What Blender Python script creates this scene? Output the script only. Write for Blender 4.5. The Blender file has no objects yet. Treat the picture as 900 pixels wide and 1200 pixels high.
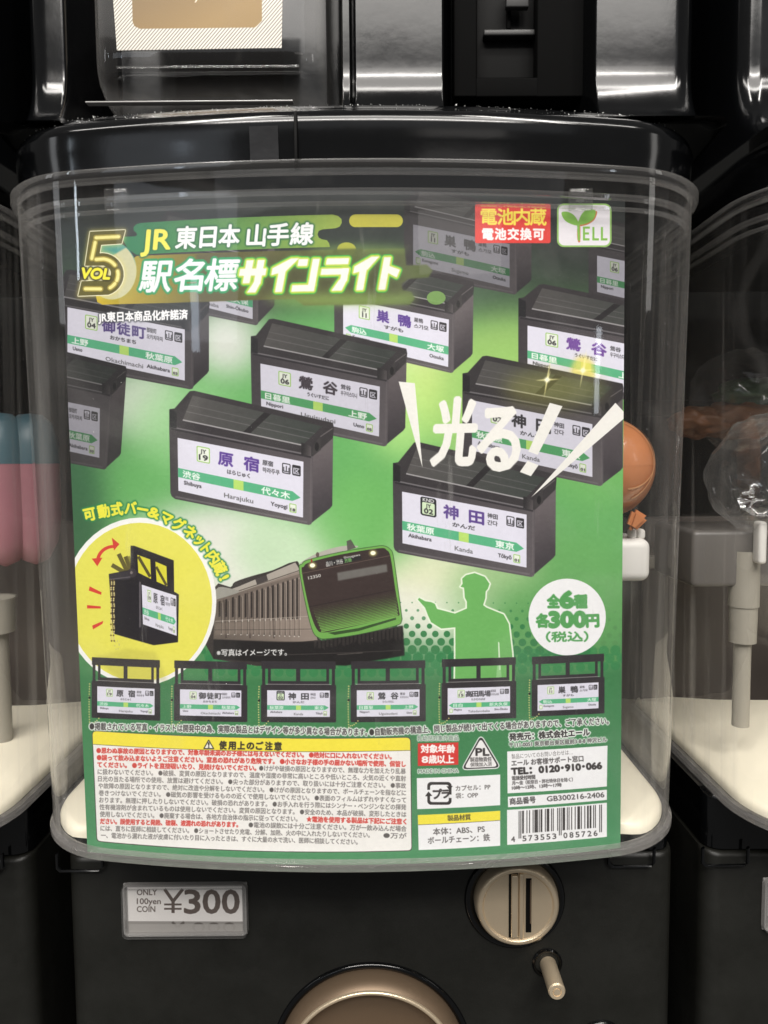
import bpy, bmesh, math, random
import numpy as np
from mathutils import Vector, Matrix

# ------------------------------------------------------------------ camera, world, lamps, exposure
SC = bpy.context.scene
COL = SC.collection
random.seed(7); RNG = np.random.default_rng(7)
FPX = 883.0                      # focal length in photo pixels (photo 900 x 1200)
CAMP = np.array([0.01763, -0.35, 0.19551])
PITCH, ROLL, YAW = 0.0715, -0.00769, 0.00097

def cam_axes():
    cy, sy = math.cos(YAW), math.sin(YAW); cp, sp = math.cos(PITCH), math.sin(PITCH)
    cr, sr = math.cos(ROLL), math.sin(ROLL)
    f = np.array([sy*cp, cy*cp, -sp]); r0 = np.array([cy, -sy, 0.0]); u0 = np.cross(r0, f)
    return cr*r0 + sr*u0, -sr*r0 + cr*u0, f
RI, UP, FW = cam_axes()
cd = bpy.data.cameras.new('camera'); cam = bpy.data.objects.new('camera', cd); COL.objects.link(cam)
M = Matrix.Identity(4)
for i in range(3):
    M[i][0] = RI[i]; M[i][1] = UP[i]; M[i][2] = -FW[i]; M[i][3] = CAMP[i]
cam.matrix_world = M
cd.sensor_fit = 'HORIZONTAL'; cd.sensor_width = 36.0; cd.lens = 36.0*FPX/900.0
cd.clip_start = 0.01; cd.clip_end = 50
SC.camera = cam
wd = bpy.data.worlds.new('World'); SC.world = wd; wd.use_nodes = True
wd.node_tree.nodes['Background'].inputs[0].default_value = (1.0, 0.98, 0.96, 1)
wd.node_tree.nodes['Background'].inputs[1].default_value = 0.13

def area(name, loc, target, sx, sy, power, col=(1, .96, .91)):
    l = bpy.data.lights.new(name, 'AREA'); l.shape = 'RECTANGLE'; l.size = sx; l.size_y = sy
    l.energy = power; l.color = col
    o = bpy.data.objects.new(name, l); COL.objects.link(o); o.location = loc
    d = Vector(target) - Vector(loc)
    o.rotation_euler = d.to_track_quat('-Z', 'Y').to_euler()
    return o
# shop ceiling: rows of strip lights above and behind the viewer
area('ceiling_strip', (0.0, -0.75, 1.55), (0, 0, .15), 2.4, .10, 15)
area('ceiling_strip', (-.9, -1.35, 2.7), (0, 0, .15), .12, 1.5, 26)
area('ceiling_strip', (1.0, -1.35, 2.7), (0, 0, .15), .12, 1.5, 26)
area('ceiling_strip', (0.0, -2.6, 2.75), (0, 0, .15), 2.8, 1.7, 105)
area('ceiling_strip', (0.0, -3.3, 2.85), (0, 0, .0), 3.0, .16, 80)
area('added_gloss_panel', (-1.9, -.9, .85), (0, 0, .4), .25, .55, 1.0, (.95, .97, 1))  # unseen side panels, added for highlights along the upright black edges
area('added_gloss_panel', (2.0, -.9, .90), (0, 0, .4), .25, .55, 1.1, (1, .97, .93))
# unseen lamps and panels added for glints and veils in the clear plastic
area('glint_lamp', (-1.74, -1.6, .91), (-.13, 0, .3), .03, .30, .36, (.80, .90, 1))
area('glint_lamp', (-1.01, -1.95, .66), (-.09, 0, .3), .05, .24, .16, (.75, .86, 1))
area('glint_lamp', (1.30, -1.7, .45), (.11, 0, .25), .03, .26, .14, (.85, .92, 1))
area('added_gloss_panel', (-1.20, -2.1, .86), (-.09, 0, .3), .8, .5, 1.1, (.86, .92, 1))  # added panel, no real sign: broad gloss over the card's upper left
area('added_veil_panel', (0.2, -3.0, 1.72), (0, 0, .35), 3.2, .8, 3.0, (.93, .96, 1))  # added glowing panel, no real wall: milky veil and sheen on the blacks
area('added_gloss_panel', (.62, -2.3, .95), (.05, 0, .3), .55, .22, .35, (1, .95, .9))  # added panel for gloss towards the card's upper right
SC.view_settings.view_transform = 'Standard'; SC.view_settings.look = 'None'
SC.view_settings.exposure = -0.04; SC.view_settings.gamma = 1.0; SC.view_settings.use_curve_mapping = False
SC.cycles.max_bounces = 10; SC.cycles.transparent_max_bounces = 24
SC.cycles.glossy_bounces = 4; SC.cycles.diffuse_bounces = 3

# ------------------------------------------------------------------ measuring: a photo pixel, at depth y, as a point of the place
def P(px, py, y):
    d = FW + RI*((px-450)/FPX) + UP*((600-py)/FPX)
    t = (y - CAMP[1])/d[1]
    return CAMP + d*t
CARD_HW, CARD_BOW = 0.13333, 0.0140
def bow(x): return CARD_BOW*(np.asarray(x)/CARD_HW)**2
def on_card(pts):
    """photo pixels -> (x, z) on the bowed card"""
    pts = np.atleast_2d(np.asarray(pts, float))
    d = FW[None] + RI[None]*((pts[:, :1]-450)/FPX) + UP[None]*((600-pts[:, 1:2])/FPX)
    y = np.zeros(len(pts))
    for _ in range(8):
        t = (y-CAMP[1])/d[:, 1]; x = CAMP[0]+d[:, 0]*t; y = bow(x)
    return np.stack([x, CAMP[2]+d[:, 2]*t], 1)
# ------------------------------------------------------------------ a small print shop: flat print is rasterised into an image in memory
_tc = {}
def glyphs(s, fine=3):
    if s in _tc: return _tc[s]
    c = bpy.data.curves.new('t', 'FONT'); c.body = s; c.size = 1; c.resolution_u = fine
    o = bpy.data.objects.new('t', c)
    m = o.to_mesh()
    co = np.zeros(len(m.vertices)*3); m.vertices.foreach_get('co', co); co = co.reshape(-1, 3)[:, :2]
    E = []
    for p in m.polygons:
        v = list(p.vertices); q = co[v]
        ar = np.sum(q[:, 0]*np.roll(q[:, 1], -1)-q[:, 1]*np.roll(q[:, 0], -1))
        if ar < 0: v = v[::-1]
        for a, b in zip(v, v[1:]+v[:1]): E.append((a, b))
    o.to_mesh_clear(); bpy.data.objects.remove(o); bpy.data.curves.remove(c)
    if not E:
        r = (np.zeros((0, 2, 2)), 0, 1)
    else:
        es = set(E); E = [(a, b) for a, b in E if (b, a) not in es]
        e = co[np.array(E)]; r = (e, e[..., 0].min(), e[..., 0].max())
    _tc[s] = r
    return r

class Print:
    def __init__(s, w, h, to_tex, scale, base=(255, 255, 255)):
        s.w, s.h, s.f, s.k = int(w), int(h), to_tex, scale
        s.img = np.zeros((s.h, s.w, 3), np.float32) + np.array(base, np.float32)/255
        yy, xx = np.mgrid[0:s.h, 0:s.w].astype(np.float32); s.xx, s.yy = xx, yy
    # --- masks: (array, x0, y0)
    def ras(s, e, pad=0):
        e = np.asarray(e, float)
        if len(e) == 0: return None
        x0 = int(max(-200, math.floor(e[..., 0].min())-1-pad)); x1 = int(min(s.w+200, math.ceil(e[..., 0].max())+2+pad))
        y0 = int(max(-200, math.floor(e[..., 1].min())-1-pad)); y1 = int(min(s.h+200, math.ceil(e[..., 1].max())+2+pad))
        if x1 <= x0 or y1 <= y0: return None
        W, H, SS = x1-x0+1, y1-y0, 4
        a = (e-[x0, y0])*[1, SS]; ya, yb = a[:, 0, 1], a[:, 1, 1]
        sg = np.where(yb > ya, 1.0, -1.0); lo = np.minimum(ya, yb); hi = np.maximum(ya, yb)
        r0 = np.maximum(0, np.ceil(lo-.5)).astype(int); r1 = np.minimum(H*SS, np.ceil(hi-.5)).astype(int)
        n = np.maximum(0, r1-r0); idx = np.repeat(np.arange(len(a)), n)
        if len(idx) == 0: return None
        row = np.arange(len(idx))-np.repeat(np.cumsum(n)-n, n)+np.repeat(r0, n)
        t = (row+.5-ya[idx])/(yb-ya)[idx]
        x = np.clip(a[idx, 0, 0]+t*(a[idx, 1, 0]-a[idx, 0, 0]), 0, W-1.001)
        ix = x.astype(int); f = x-ix
        buf = np.zeros(H*SS*W+2)
        np.add.at(buf, row*W+ix, sg[idx]*(1-f)); np.add.at(buf, row*W+ix+1, sg[idx]*f)
        b = np.cumsum(buf[:H*SS*W].reshape(H*SS, W), 1)
        m = np.clip(np.abs(b), 0, 1).reshape(H, SS, W).mean(1)
        return [m.astype(np.float32), x0, y0]
    def poly(s, pts, raw=False, pad=0):
        q = np.asarray(pts, float) if raw else s.f(pts)
        return s.ras(np.stack([q, np.roll(q, -1, 0)], 1), pad)
    def grow(s, m, r):
        if m is None or r <= 0: return m
        a, x0, y0 = m; p = int(r)+2; a = np.pad(a, p)
        left = r
        while left > 0:
            st = min(1.0, left); left -= st
            o = a
            out = a.copy()
            def sh(b, d, ax): return np.roll(b, d, ax)
            hx = [sh(o, d, 1) for d in (1, -1)]; hy = [sh(o, d, 0) for d in (1, -1)]
            dg = [sh(h, d, 0) for h in hx for d in (1, -1)]
            for h in hx+hy: out = np.maximum(out, o+(h-o)*st)
            for h in dg: out = np.maximum(out, o+(h-o)*st*.55)
            a = out
        return [a, x0-p, y0-p]
    def blur(s, m, r):
        if m is None or r < .3: return m
        a, x0, y0 = m; p = int(r*3)+1; a = np.pad(a, p)
        k = np.exp(-.5*(np.arange(-p, p+1)/r)**2); k /= k.sum()
        def conv(b):
            n = b.shape[1]+2*p; L = 1
            while L < n: L *= 2
            F = np.fft.rfft(b, L, 1)*np.fft.rfft(k, L)[None]
            return np.fft.irfft(F, L, 1)[:, p:p+b.shape[1]]
        a = conv(a); a = conv(a.T).T
        return [a.astype(np.float32), x0-p, y0-p]
    def put(s, m, c, al=1.0, mode='n'):
        if m is None: return
        a, x0, y0 = m; h, w = a.shape
        cx0, cy0, cx1, cy1 = max(0, x0), max(0, y0), min(s.w, x0+w), min(s.h, y0+h)
        if cx1 <= cx0 or cy1 <= cy0: return
        a = np.clip(a[cy0-y0:cy1-y0, cx0-x0:cx1-x0, None], 0, 1)*al
        R = s.img[cy0:cy1, cx0:cx1]
        if callable(c): col = c(s.xx[cy0:cy1, cx0:cx1], s.yy[cy0:cy1, cx0:cx1])
        else: col = np.array(c, np.float32)/255
        if mode == 'scr': col = 1-(1-R)*(1-col)
        if mode == 'mul': col = R*col
        s.img[cy0:cy1, cx0:cx1] = R*(1-a)+col*a
    def grad(s, pa, ca, pb, cb):
        """linear colour gradient between two photo points"""
        A, B = s.f([pa, pb]); d = B-A; L = d@d
        ca, cb = np.array(ca, np.float32)/255, np.array(cb, np.float32)/255
        return lambda X, Y: ca+(cb-ca)*np.clip(((X-A[0])*d[0]+(Y-A[1])*d[1])/L, 0, 1)[..., None]
    def fill(s, pts, c, al=1, blur=0, grow=0, mode='n'):
        m = s.poly(pts)
        if grow: m = s.grow(m, grow*s.k)
        if blur: m = s.blur(m, blur*s.k)
        s.put(m, c, al, mode); return m
    def line(s, a, b, w, c, al=1, raw=None):
        a, b = np.array(a, float), np.array(b, float); d = b-a; L = np.hypot(*d)+1e-9
        n = np.array([-d[1], d[0]])/L*w/2
        q = [a+n, b+n, b-n, a-n]
        if raw is not None: q = raw(np.array(q)); s.put(s.poly(q, True), c, al)
        else: s.fill(q, c, al)
    def ell(s, cx, cy, rx, ry, c, al=1, blur=0, n=48, rot=0, mode='n'):
        t = np.linspace(0, 2*np.pi, n, endpoint=False); x = rx*np.cos(t); y = ry*np.sin(t)
        cr, sr = math.cos(rot), math.sin(rot)
        return s.fill(np.stack([cx+x*cr-y*sr, cy+x*sr+y*cr], 1), c, al, blur, mode=mode)
    def textmask(s, st, x0, y0, x1, y1, em, shear=0, xf=None, fine=3):
        e, a, b = glyphs(st, fine)
        if len(e) == 0: return None
        u = (e[..., 0]-a)/(b-a); v = -e[..., 1]*em
        d = np.array([x1-x0, y1-y0], float); L = np.hypot(*d); dn = d/L; nn = np.array([-dn[1], dn[0]])
        q = np.array([x0, y0])+(u*L-v*shear)[..., None]*dn+v[..., None]*nn
        f = xf or s.f
        q = f(q.reshape(-1, 2)).reshape(-1, 2, 2)
        return s.ras(q, 2)
    def text(s, st, x0, y0, x1, y1, em, c, bold=0, al=1, shear=0, xf=None, out=(), blur=0):
        """baseline from (x0,y0) to (x1,y1); out: list of (radius, colour, blur)"""
        m = s.textmask(st, x0, y0, x1, y1, em, shear, xf)
        if m is None: return
        m = s.grow(m, bold*s.k)
        for r, oc, bl in out:
            s.put(s.blur(s.grow(m, r*s.k), bl*s.k), oc, al)
        s.put(s.blur(m, blur*s.k) if blur else m, c, al)
    def image(s, name):
        im = bpy.data.images.new(name, s.w, s.h)
        a = np.ones((s.h, s.w, 4), np.float32); a[..., :3] = np.clip(s.img, 0, 1)[::-1]
        im.pixels.foreach_set(a.ravel()); im.update()
        return im

def tube(pr, pts, w, c, al=1):
    for a, b in zip(pts, pts[1:]): pr.line(a, b, w, c, al)
    for x, y in pts: pr.ell(x, y, w/2, w/2, c, al, n=14)
def rrect(x0, y0, x1, y1, r, n=6):
    out = []
    for cx, cy, a in ((x1-r, y0+r, -90), (x1-r, y1-r, 0), (x0+r, y1-r, 90), (x0+r, y0+r, 180)):
        for i in range(n+1):
            t = math.radians(a+90*i/n); out.append((cx+r*math.cos(t), cy+r*math.sin(t)))
    return out
def homog(src, dst):
    A = []
    for (x, y), (u, v) in zip(src, dst):
        A.append([x, y, 1, 0, 0, 0, -u*x, -u*y]); A.append([0, 0, 0, x, y, 1, -v*x, -v*y])
    h = np.linalg.solve(np.array(A), np.array(dst, float).ravel()); h = np.append(h, 1).reshape(3, 3)
    def f(p):
        p = np.atleast_2d(np.asarray(p, float)); q = np.c_[p, np.ones(len(p))]@h.T
        return q[:, :2]/q[:, 2:]
    return f
def smooth_poly(pts, n=6):
    """closed Catmull-Rom through the points"""
    p = np.array(pts, float); out = []
    for i in range(len(p)):
        a, b, c, d = p[i-1], p[i], p[(i+1) % len(p)], p[(i+2) % len(p)]
        for t in np.arange(n)/n:
            out.append(.5*((2*b)+(c-a)*t+(2*a-5*b+4*c-d)*t*t+(3*b-a-3*c+d)*t**3))
    return np.array(out)

# ---- the large card
TS = 2.35                                    # texels per photo pixel
_c = on_card([[60, 225], [745, 225], [60, 1022], [745, 1022], [405, 1030], [405, 215]])
CX0, CX1, CZ0, CZ1 = _c[:, 0].min(), _c[:, 0].max(), _c[:, 1].min(), _c[:, 1].max()
PXM = 700/ (0.2767)                         # photo px per metre on the card, about
CK = TS*PXM
def card_tex(p):
    q = on_card(p); return np.stack([(q[:, 0]-CX0)*CK, (CZ1-q[:, 1])*CK], 1)

def sign(pr, quad, kanji, kana, jp, kr, code, prev, nxt, romaji, rprev, rnext, rcode, left=False, tone=1.0, knd=False,
         kcol=(86, 62, 140), fade=1.0):
    """station sign print on a quad; local frame 100 x 46"""
    q = pr.f(quad); L = homog([(0, 0), (100, 0), (100, 46), (0, 46)], q)
    def loc(pts): return L(pts)
    def fl(pts, c, al=1): pr.put(pr.poly(loc(np.array(pts, float)), True), np.array(c)*tone, al)
    def tx(st, x0, x1, y, em, c, bold=0, al=1.):
        m = pr.textmask(st, x0, y, x1, y, em, 0, L, 2)
        if m is not None: pr.put(pr.grow(m, bold*pr.k), np.array(c)*tone, al)
    S = np.hypot(*(np.array(quad[1])-quad[0]))/100          # photo px per local unit
    W = (218, 216, 231)
    fl([(0, 0), (100, 0), (100, 46), (0, 46)], W)
    g = pr.f([quad[0], quad[1]])
    dk = np.array((48, 46, 50))
    green = (84, 176, 128) if fade == 1 else (80, 160, 100)
    if not left: fl([(0, 26), (92, 26), (98, 30), (92, 34), (0, 34)], green)
    else: fl([(8, 26), (100, 26), (100, 34), (8, 34), (2, 30)], green)
    fl([(46, 26), (54, 26), (54, 34), (46, 34)], (178, 216, 104))
    bx = 17
    if knd:
        fl(rrect(bx-2, 1, bx+11, 17.5, 2), (40, 42, 44)); fl(rrect(bx-.6, 5.6, bx+9.6, 16.2, 1.2), (206, 226, 190))
        tx('KND', bx, bx+9, 4.9, 4.2, (235, 235, 235), .12*S); tx('JY', bx+2.4, bx+6.6, 10, 4.6, dk, .1*S)
        tx(code, bx+1, bx+8.2, 15.2, 6, dk, .2*S)
    else:
        fl(rrect(bx-1, 3.6, bx+10, 17, 1.2), (150, 196, 100)); fl(rrect(bx-.2, 4.4, bx+9.2, 16.2, .8), (226, 232, 218))
        tx('JY', bx+2.2, bx+6.8, 9.2, 4.8, dk, .1*S); tx(code, bx+(2.6 if code == '11' else 1), bx+(6.6 if code == '11' else 8.2), 15, 6.4, dk, .2*S)
    n = len(kanji); 
    if n == 2: tx(kanji[0], 34, 45.5, 15, 12.5, kcol, .42*S); tx(kanji[1], 54.5, 66, 15, 12.5, kcol, .42*S)
    elif n == 3:
        for i, ch in enumerate(kanji): tx(ch, 31+13*i, 42+13*i, 15, 12, kcol, .4*S)
    else:
        for i, ch in enumerate(kanji): tx(ch, 29+10*i, 38.6+10*i, 15, 11, kcol, .36*S)
    tx(kana, 41 if n < 3 else 38, 59 if n < 3 else 60, 22, 4.2, dk, .12*S)
    tx(jp, 69, 77, 8.6, 4.6, dk, .12*S); tx(kr, 69, 82 if len(kr) > 2 else 77, 14.6, 4.6, dk, .08*S)
    for i, ch in enumerate('山区'):
        x = 84+i*7.6
        fl(rrect(x, 4, x+6.4, 12.6, 1), dk); fl(rrect(x+.7, 4.8, x+5.7, 11.8, .6), W) if i == 0 else None
        tx(ch, x+1, x+5.4, 10.9, 5.6, dk if i == 0 else W, .15*S)
    o = 4 if not left else 9
    wh = (240, 244, 240)
    w1 = 7.3*len(prev); w2 = 7.3*len(nxt)
    tx(prev, o, o+w1, 32.6, 6.4, wh, .2*S)
    e = 90 if not left else 96
    tx(nxt, e-w2, e, 32.6, 6.4, wh, .2*S)
    tx(rprev, o+1, o+1+2.1*len(rprev), 39.3, 4.6, dk, .12*S)
    rw = 2.9*len(romaji)
    tx(romaji, 50-rw/2, 50+rw/2, 43, 5.6, (96, 96, 98), .08*S)
    if not left:
        tx(rnext, 88-2.1*len(rnext), 88, 41.5, 4.6, dk, .12*S)
        fl(rrect(89.6, 36.3, 95, 43.6, .8), (150, 196, 100)); fl(rrect(90.2, 37, 94.4, 42.9, .5), (226, 232, 218)); tx(rcode, 90.6, 94, 42.4, 3.2, dk, .15*S)
    else:
        tx(rnext, 96-2.1*len(rnext), 96, 40.5, 4.6, dk, .12*S)
        fl(rrect(3, 36, 8, 43, .8), (150, 196, 100)); fl(rrect(3.6, 36.7, 7.4, 42.3, .5), (226, 232, 218))

def battery(pr, F, d, lh, tone=1.0, side=(88, 80, 80), open_lid=True):
    """a sign light: black box with a see-through lid. F: front quad (TL,TR,BR,BL), d: depth vector, lh: lid height"""
    F = np.array(F, float); d = np.array(d, float); TL, TR, BR, BL = F
    u = TR-TL; s = np.hypot(*u)/167; up = np.array([0, -1.0])
    c = lambda v: tuple(np.array(v)*tone*np.array([.84, .86, .90]))
    # side face, rounded bottom
    sd = [TR, TR+d, BR+d+up*2, BR+d*.9+up*1, BR-(BR-BL)*.02]
    pr.fill(sd, pr.grad(tuple(TR), c((122, 110, 108)), tuple(BR+d), c((78, 70, 72))), grow=.8*s)
    # front with rounded corners
    L_ = BL-TL; R_ = BR-TR; v_ = BR-BL
    body = [TL, TR, TR+R_*.95, TR+R_*.985-v_*.006, BR-v_*.022, BL+v_*.03, BL-L_*.025+v_*.008, BL-L_*.07]
    pr.fill(body, pr.grad(tuple(TL), c((76, 69, 70)), tuple(BR), c((116, 106, 105))), grow=.8*s)
    pr.line(BL+u*.03+up*2*s, BR-u*.03+up*2*s, 2*s, c((142, 132, 130)), .6)
    pr.line(TR+up*-3*s+np.array([-1.5*s, 0]), BR+up*5*s+np.array([-1.5*s, 0]), 1.6*s, c((126, 114, 112)), .7)
    # lid
    a, b = TL+up*lh, TR+up*lh*.55
    A, B = TL+d+up*lh, TR+d+up*lh*.8
    lid = [TL+u*.0, TL+up*lh, TL+u*.035+up*(lh+2*s), A+u*.0, A+u*.03+up*1.5*s, B-u*.0+up*1, B+np.array([1, 4*s]), TR+d, TR]
    pr.fill(lid, c((66, 60, 60)), grow=.6*s)
    # lid window
    wa, wb, wc, wd_ = TL+u*.09+up*lh*.55, TR-u*.07+up*lh*.5, TR-u*.05+d*.85+up*lh*.75, TL+u*.04+d*.85+up*lh
    pr.fill([wa, wb, wc, wd_], pr.grad(tuple(wa), c((104, 98, 92)), tuple(wc), c((70, 76, 68))), .9)
    for t, al in ((.35, .5), (.62, .35)):
        pr.line(wa+(wd_-wa)*t, wb+(wc-wb)*t, 1.0*s, c((150, 142, 138)), al)
    m1, m2 = wa+(wb-wa)*.5, wd_+(wc-wd_)*.55
    pr.fill([m1, m1+u*.05, m2+u*.05, m2], c((48, 44, 44)))
    pr.line(wa, wb, 1.6*s, c((196, 188, 182)), .9)
    pr.line(TL+u*.01, TR-u*.01, 1.8*s, c((150, 142, 140)), .75)
    pr.line(TL+u*.01+up*-2*s, TR-u*.01+up*-2*s, 2.2*s, c((44, 40, 42)), .7)
    # hinge block at the right
    h0 = TR-u*.075
    hb = [h0+up*lh*.62, TR-u*.012+up*lh*.5, TR-u*.012, h0+up*-1*s]
    pr.fill(hb, pr.grad(tuple(h0), c((52, 48, 48)), tuple(TR), c((116, 106, 102))), grow=.6*s)
    hc = TR+d*.22+up*lh*.3
    pr.fill([TR+up*lh*.5, TR+d*.4+up*lh*.75, TR+d*.42+up*-2*s, TR+np.array([0, 1])], c((74, 68, 66)))
    pr.ell(hc[0], hc[1], 2.4*s, 5*s, c((36, 34, 34)), .9); pr.line(TR+d*.4+up*lh*.7, TR+d*1.0+up*lh*.55, 1.3*s, c((140, 130, 124)), .7)
    # left post
    pr.fill([TL+up*lh, TL+u*.045+up*(lh*.9), TL+u*.045, TL], c((40, 38, 40)), grow=.5*s)

def product(pr, x0, y0, x1, y1, k, slope, sgn):
    """small product photo at the foot of the card: frame bar up, sign below.  x0..x1, y0..y1 outline; slope dy/dx"""
    dk = (50, 46, 50); sl = lambda x, y: (x, y+(x-(x0+x1)/2)*slope)
    w, h = x1-x0, y1-y0
    Q = lambda a, b, c_, d_: [sl(x0+w*a, y0+h*b), sl(x0+w*c_, y0+h*b), sl(x0+w*c_, y0+h*d_), sl(x0+w*a, y0+h*d_)]
    for bar in (Q(.0, .0, 1, .12), Q(0.01, .05, .045, .5), Q(.955, .05, .99, .5), Q(.09, .1, .12, .4), Q(.88, .1, .91, .4), Q(.47, .1, .52, .4), Q(.09, .33, .91, .4)):
        pr.fill(bar, dk, grow=.3)
    pr.line(sl(x0+w*.06, y0+h*.38), sl(x1-w*.06, y0+h*.38), .7, (180, 176, 176), .7)
    pr.fill(Q(.0, .40, 1.0, 1.0), dk, grow=.8)
    q = Q(.075, .48, .925, .92)
    sign(pr, q, *sgn[0], **sgn[1])
    # ball chain
    for i in range(17):
        t = i/16; pr.ell(x0-3.0+math.sin(t*3.1)*-.6, y0+h*(.42+.68*t), .85, .85, (206, 196, 120), .9)
    for i in range(5): pr.ell(x0-1+i*2.2, y1+5.5-i*.9*i*.4, .8, .8, (206, 196, 120), .9)
    pr.ell(x0-3.0, y0+h*.65, 1.3, 1.6, (30, 34, 30))
def paint_card():
    pr = Print((CX1-CX0)*CK, (CZ1-CZ0)*CK, card_tex, TS, (40, 44, 42))
    WH = (236, 236, 238)
    R = (40, 160, 780, 1090)
    def fullgrad(stops):
        ys = [pr.f([(405, y)])[0][1] for y, _ in stops]; cs = np.array([c for _, c in stops], np.float32)/255
        g = np.stack([np.interp(np.arange(pr.h), ys, cs[:, i]) for i in range(3)], 1)
        pr.img[:] = g[:, None, :]
    fullgrad([(225, (36, 40, 39)), (275, (44, 52, 48)), (330, (74, 104, 68)), (380, (98, 166, 92)), (520, (99, 173, 94)), (650, (98, 166, 94)),
              (760, (76, 138, 82)), (850, (58, 120, 76)), (1015, (80, 142, 100))])
    # darker towards the top right and the lower right
    pr.ell(690, 250, 190, 110, (34, 38, 38), .8, 45); pr.ell(200, 300, 170, 70, (38, 42, 42), .85, 30)
    pr.ell(100, 420, 70, 120, (50, 84, 58), .6, 30); pr.ell(85, 620, 40, 120, (50, 92, 62), .9, 16)
    pr.ell(560, 320, 60, 60, (66, 90, 70), .7, 25)
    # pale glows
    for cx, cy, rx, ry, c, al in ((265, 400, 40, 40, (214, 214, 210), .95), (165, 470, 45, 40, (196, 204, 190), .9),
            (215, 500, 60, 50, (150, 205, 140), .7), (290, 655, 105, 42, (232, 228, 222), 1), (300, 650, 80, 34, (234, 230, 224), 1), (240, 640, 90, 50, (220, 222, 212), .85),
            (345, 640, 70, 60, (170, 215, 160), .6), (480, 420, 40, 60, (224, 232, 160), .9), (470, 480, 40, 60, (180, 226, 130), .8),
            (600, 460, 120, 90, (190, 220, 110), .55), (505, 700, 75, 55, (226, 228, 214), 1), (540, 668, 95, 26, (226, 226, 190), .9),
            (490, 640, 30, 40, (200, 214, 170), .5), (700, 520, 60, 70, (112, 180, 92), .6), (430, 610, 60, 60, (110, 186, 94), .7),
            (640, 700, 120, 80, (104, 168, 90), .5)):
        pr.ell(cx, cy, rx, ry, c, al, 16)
    # halftone dots fading in downwards
    for j in range(8):
        y = 707+j*9.2
        for i in range(40):
            x = 238+i*13.6+(j % 2)*6.8
            if x > 740: continue
            r = .9+j*.74 if x > 462 else (j-3)*1.15
            if r < .8: continue
            r = min(r, 6.0)
            if x > 690: r *= .8
            if x > 462 and y > 730: pass
            cc = (48, 122, 68) if x < 690 else (84, 142, 82)
            pr.ell(x, y+math.sin(x*.01)*1.0, r, r, cc, .95 if j > 2 else .7, n=16)
    for (x0, x1) in ((240, 735),):
        m = pr.poly([(x0, 782), (x1, 772), (x1, 800), (x0, 802)])
    fl = pr.fill
    for j in range(3):
        for i in range(36):
            x = 245+i*13.6+(j % 2)*6.8; pr.ell(x, 770+j*9-(x-405)**2*.00008, 6.2-j*.3, 6.2-j*.3, (40, 126, 70), .55, n=14)
    # lower plain green
    low = [(60, 790), (250, 795), (405, 797), (560, 795), (745, 784), (745, 1040), (60, 1040)]
    fl(low, pr.grad((405, 795), (58, 122, 72), (405, 1012), (78, 144, 98)), 1, 3)
    # ------------------------------------------------ sign lights, back to front
    D = dict
    pur = (92, 62, 148)
    def sg(q, *a, **k): sign(pr, q, *a, **k)
    SUG = ('巣鴨', 'すがも', '巣鴨', '스가모', '11', '駒込', '大塚', 'Sugamo', 'Komagome', 'Otsuka', '10')
    UGU = ('鶯谷', 'うぐいすだに', '鶯谷', '우구이스다니', '06', '日暮里', '上野', 'Uguisudani', 'Nippori', 'Ueno', '05')
    KAN = ('神田', 'かんだ', '神田', '간다', '02', '秋葉原', '東京', 'Kanda', 'Akihabara', 'Tōkyō', '01')
    HAR = ('原宿', 'はらじゅく', '原宿', '하라주쿠', '19', '渋谷', '代々木', 'Harajuku', 'Shibuya', 'Yoyogi', '18')
    OKA = ('御徒町', 'おかちまち', '御徒町', '오카치마치', '04', '上野', '秋葉原', 'Okachimachi', 'Ueno', 'Akihabara', '03')
    TAK = ('高田馬場', 'たかだのばば', '高田馬場', '다카다노바바', '15', '目白', '新大久保', 'Takadanobaba', 'Mejiro', 'Shin-Ōkubo', '14')
    dkk = (52, 50, 54)
    battery(pr, [(474, 246), (605, 276), (605, 345), (474, 320)], (17, -16), 12, .72)
    sg([(484, 263), (597, 286), (597, 337), (484, 311)], *SUG, left=True, tone=.52, kcol=(92, 90, 94), fade=.8)
    battery(pr, [(690, 286), (800, 310), (800, 372), (690, 350)], (18, -16), 12, .75)
    sg([(699.5, 299.5), (800, 320), (800, 366), (699.5, 342)], *UGU, tone=.66, kcol=dkk, fade=.8)
    battery(pr, [(176, 282), (302, 306), (302, 381), (176, 356)], (19, -22), 12, .8)
    sg([(184, 300), (296, 322), (296, 374), (184, 346)], *TAK, left=True, tone=.8, kcol=dkk)
    battery(pr, [(60, 355), (226, 386), (226, 456), (60, 425)], (18, -20), 18, .72)
    sg([(79, 360), (216.5, 386), (216.5, 446), (79, 417)], *OKA, kcol=(84, 66, 128), tone=.88)
    battery(pr, [(392, 338), (532, 366), (531, 437), (392.5, 405)], (22, -21), 17, .95)
    sg([(402, 350), (526, 374.5), (525, 430), (402, 401)], *SUG, left=True, kcol=pur)
    battery(pr, [(608, 370), (776, 401), (776, 478), (608, 440)], (24, -16), 20, .92)
    sg([(618, 381.5), (764, 409), (764, 468), (618, 433)], *UGU, kcol=(108, 62, 152))
    # yellow lamp glints on the print
    for cx, cy, rx, ry in ((641, 447, 9, 15), (683, 436, 14, 19)):
        pr.ell(cx, cy, rx, ry, (238, 220, 90), .75, 2.5)
    battery(pr, [(294.5, 412.5), (454.5, 444.5), (453, 523), (296, 490)], (21, -20), 18, .9)
    sg([(305, 426), (445, 453), (444, 511.5), (306, 481)], *UGU, kcol=(66, 58, 66), tone=.9, fade=.8)
    battery(pr, [(542.5, 458), (706, 487), (706, 569.5), (542.5, 536)], (23, -20), 20, .9)
    pr.ell(650, 455, 60, 22, (190, 190, 70), .35, 10)
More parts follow.
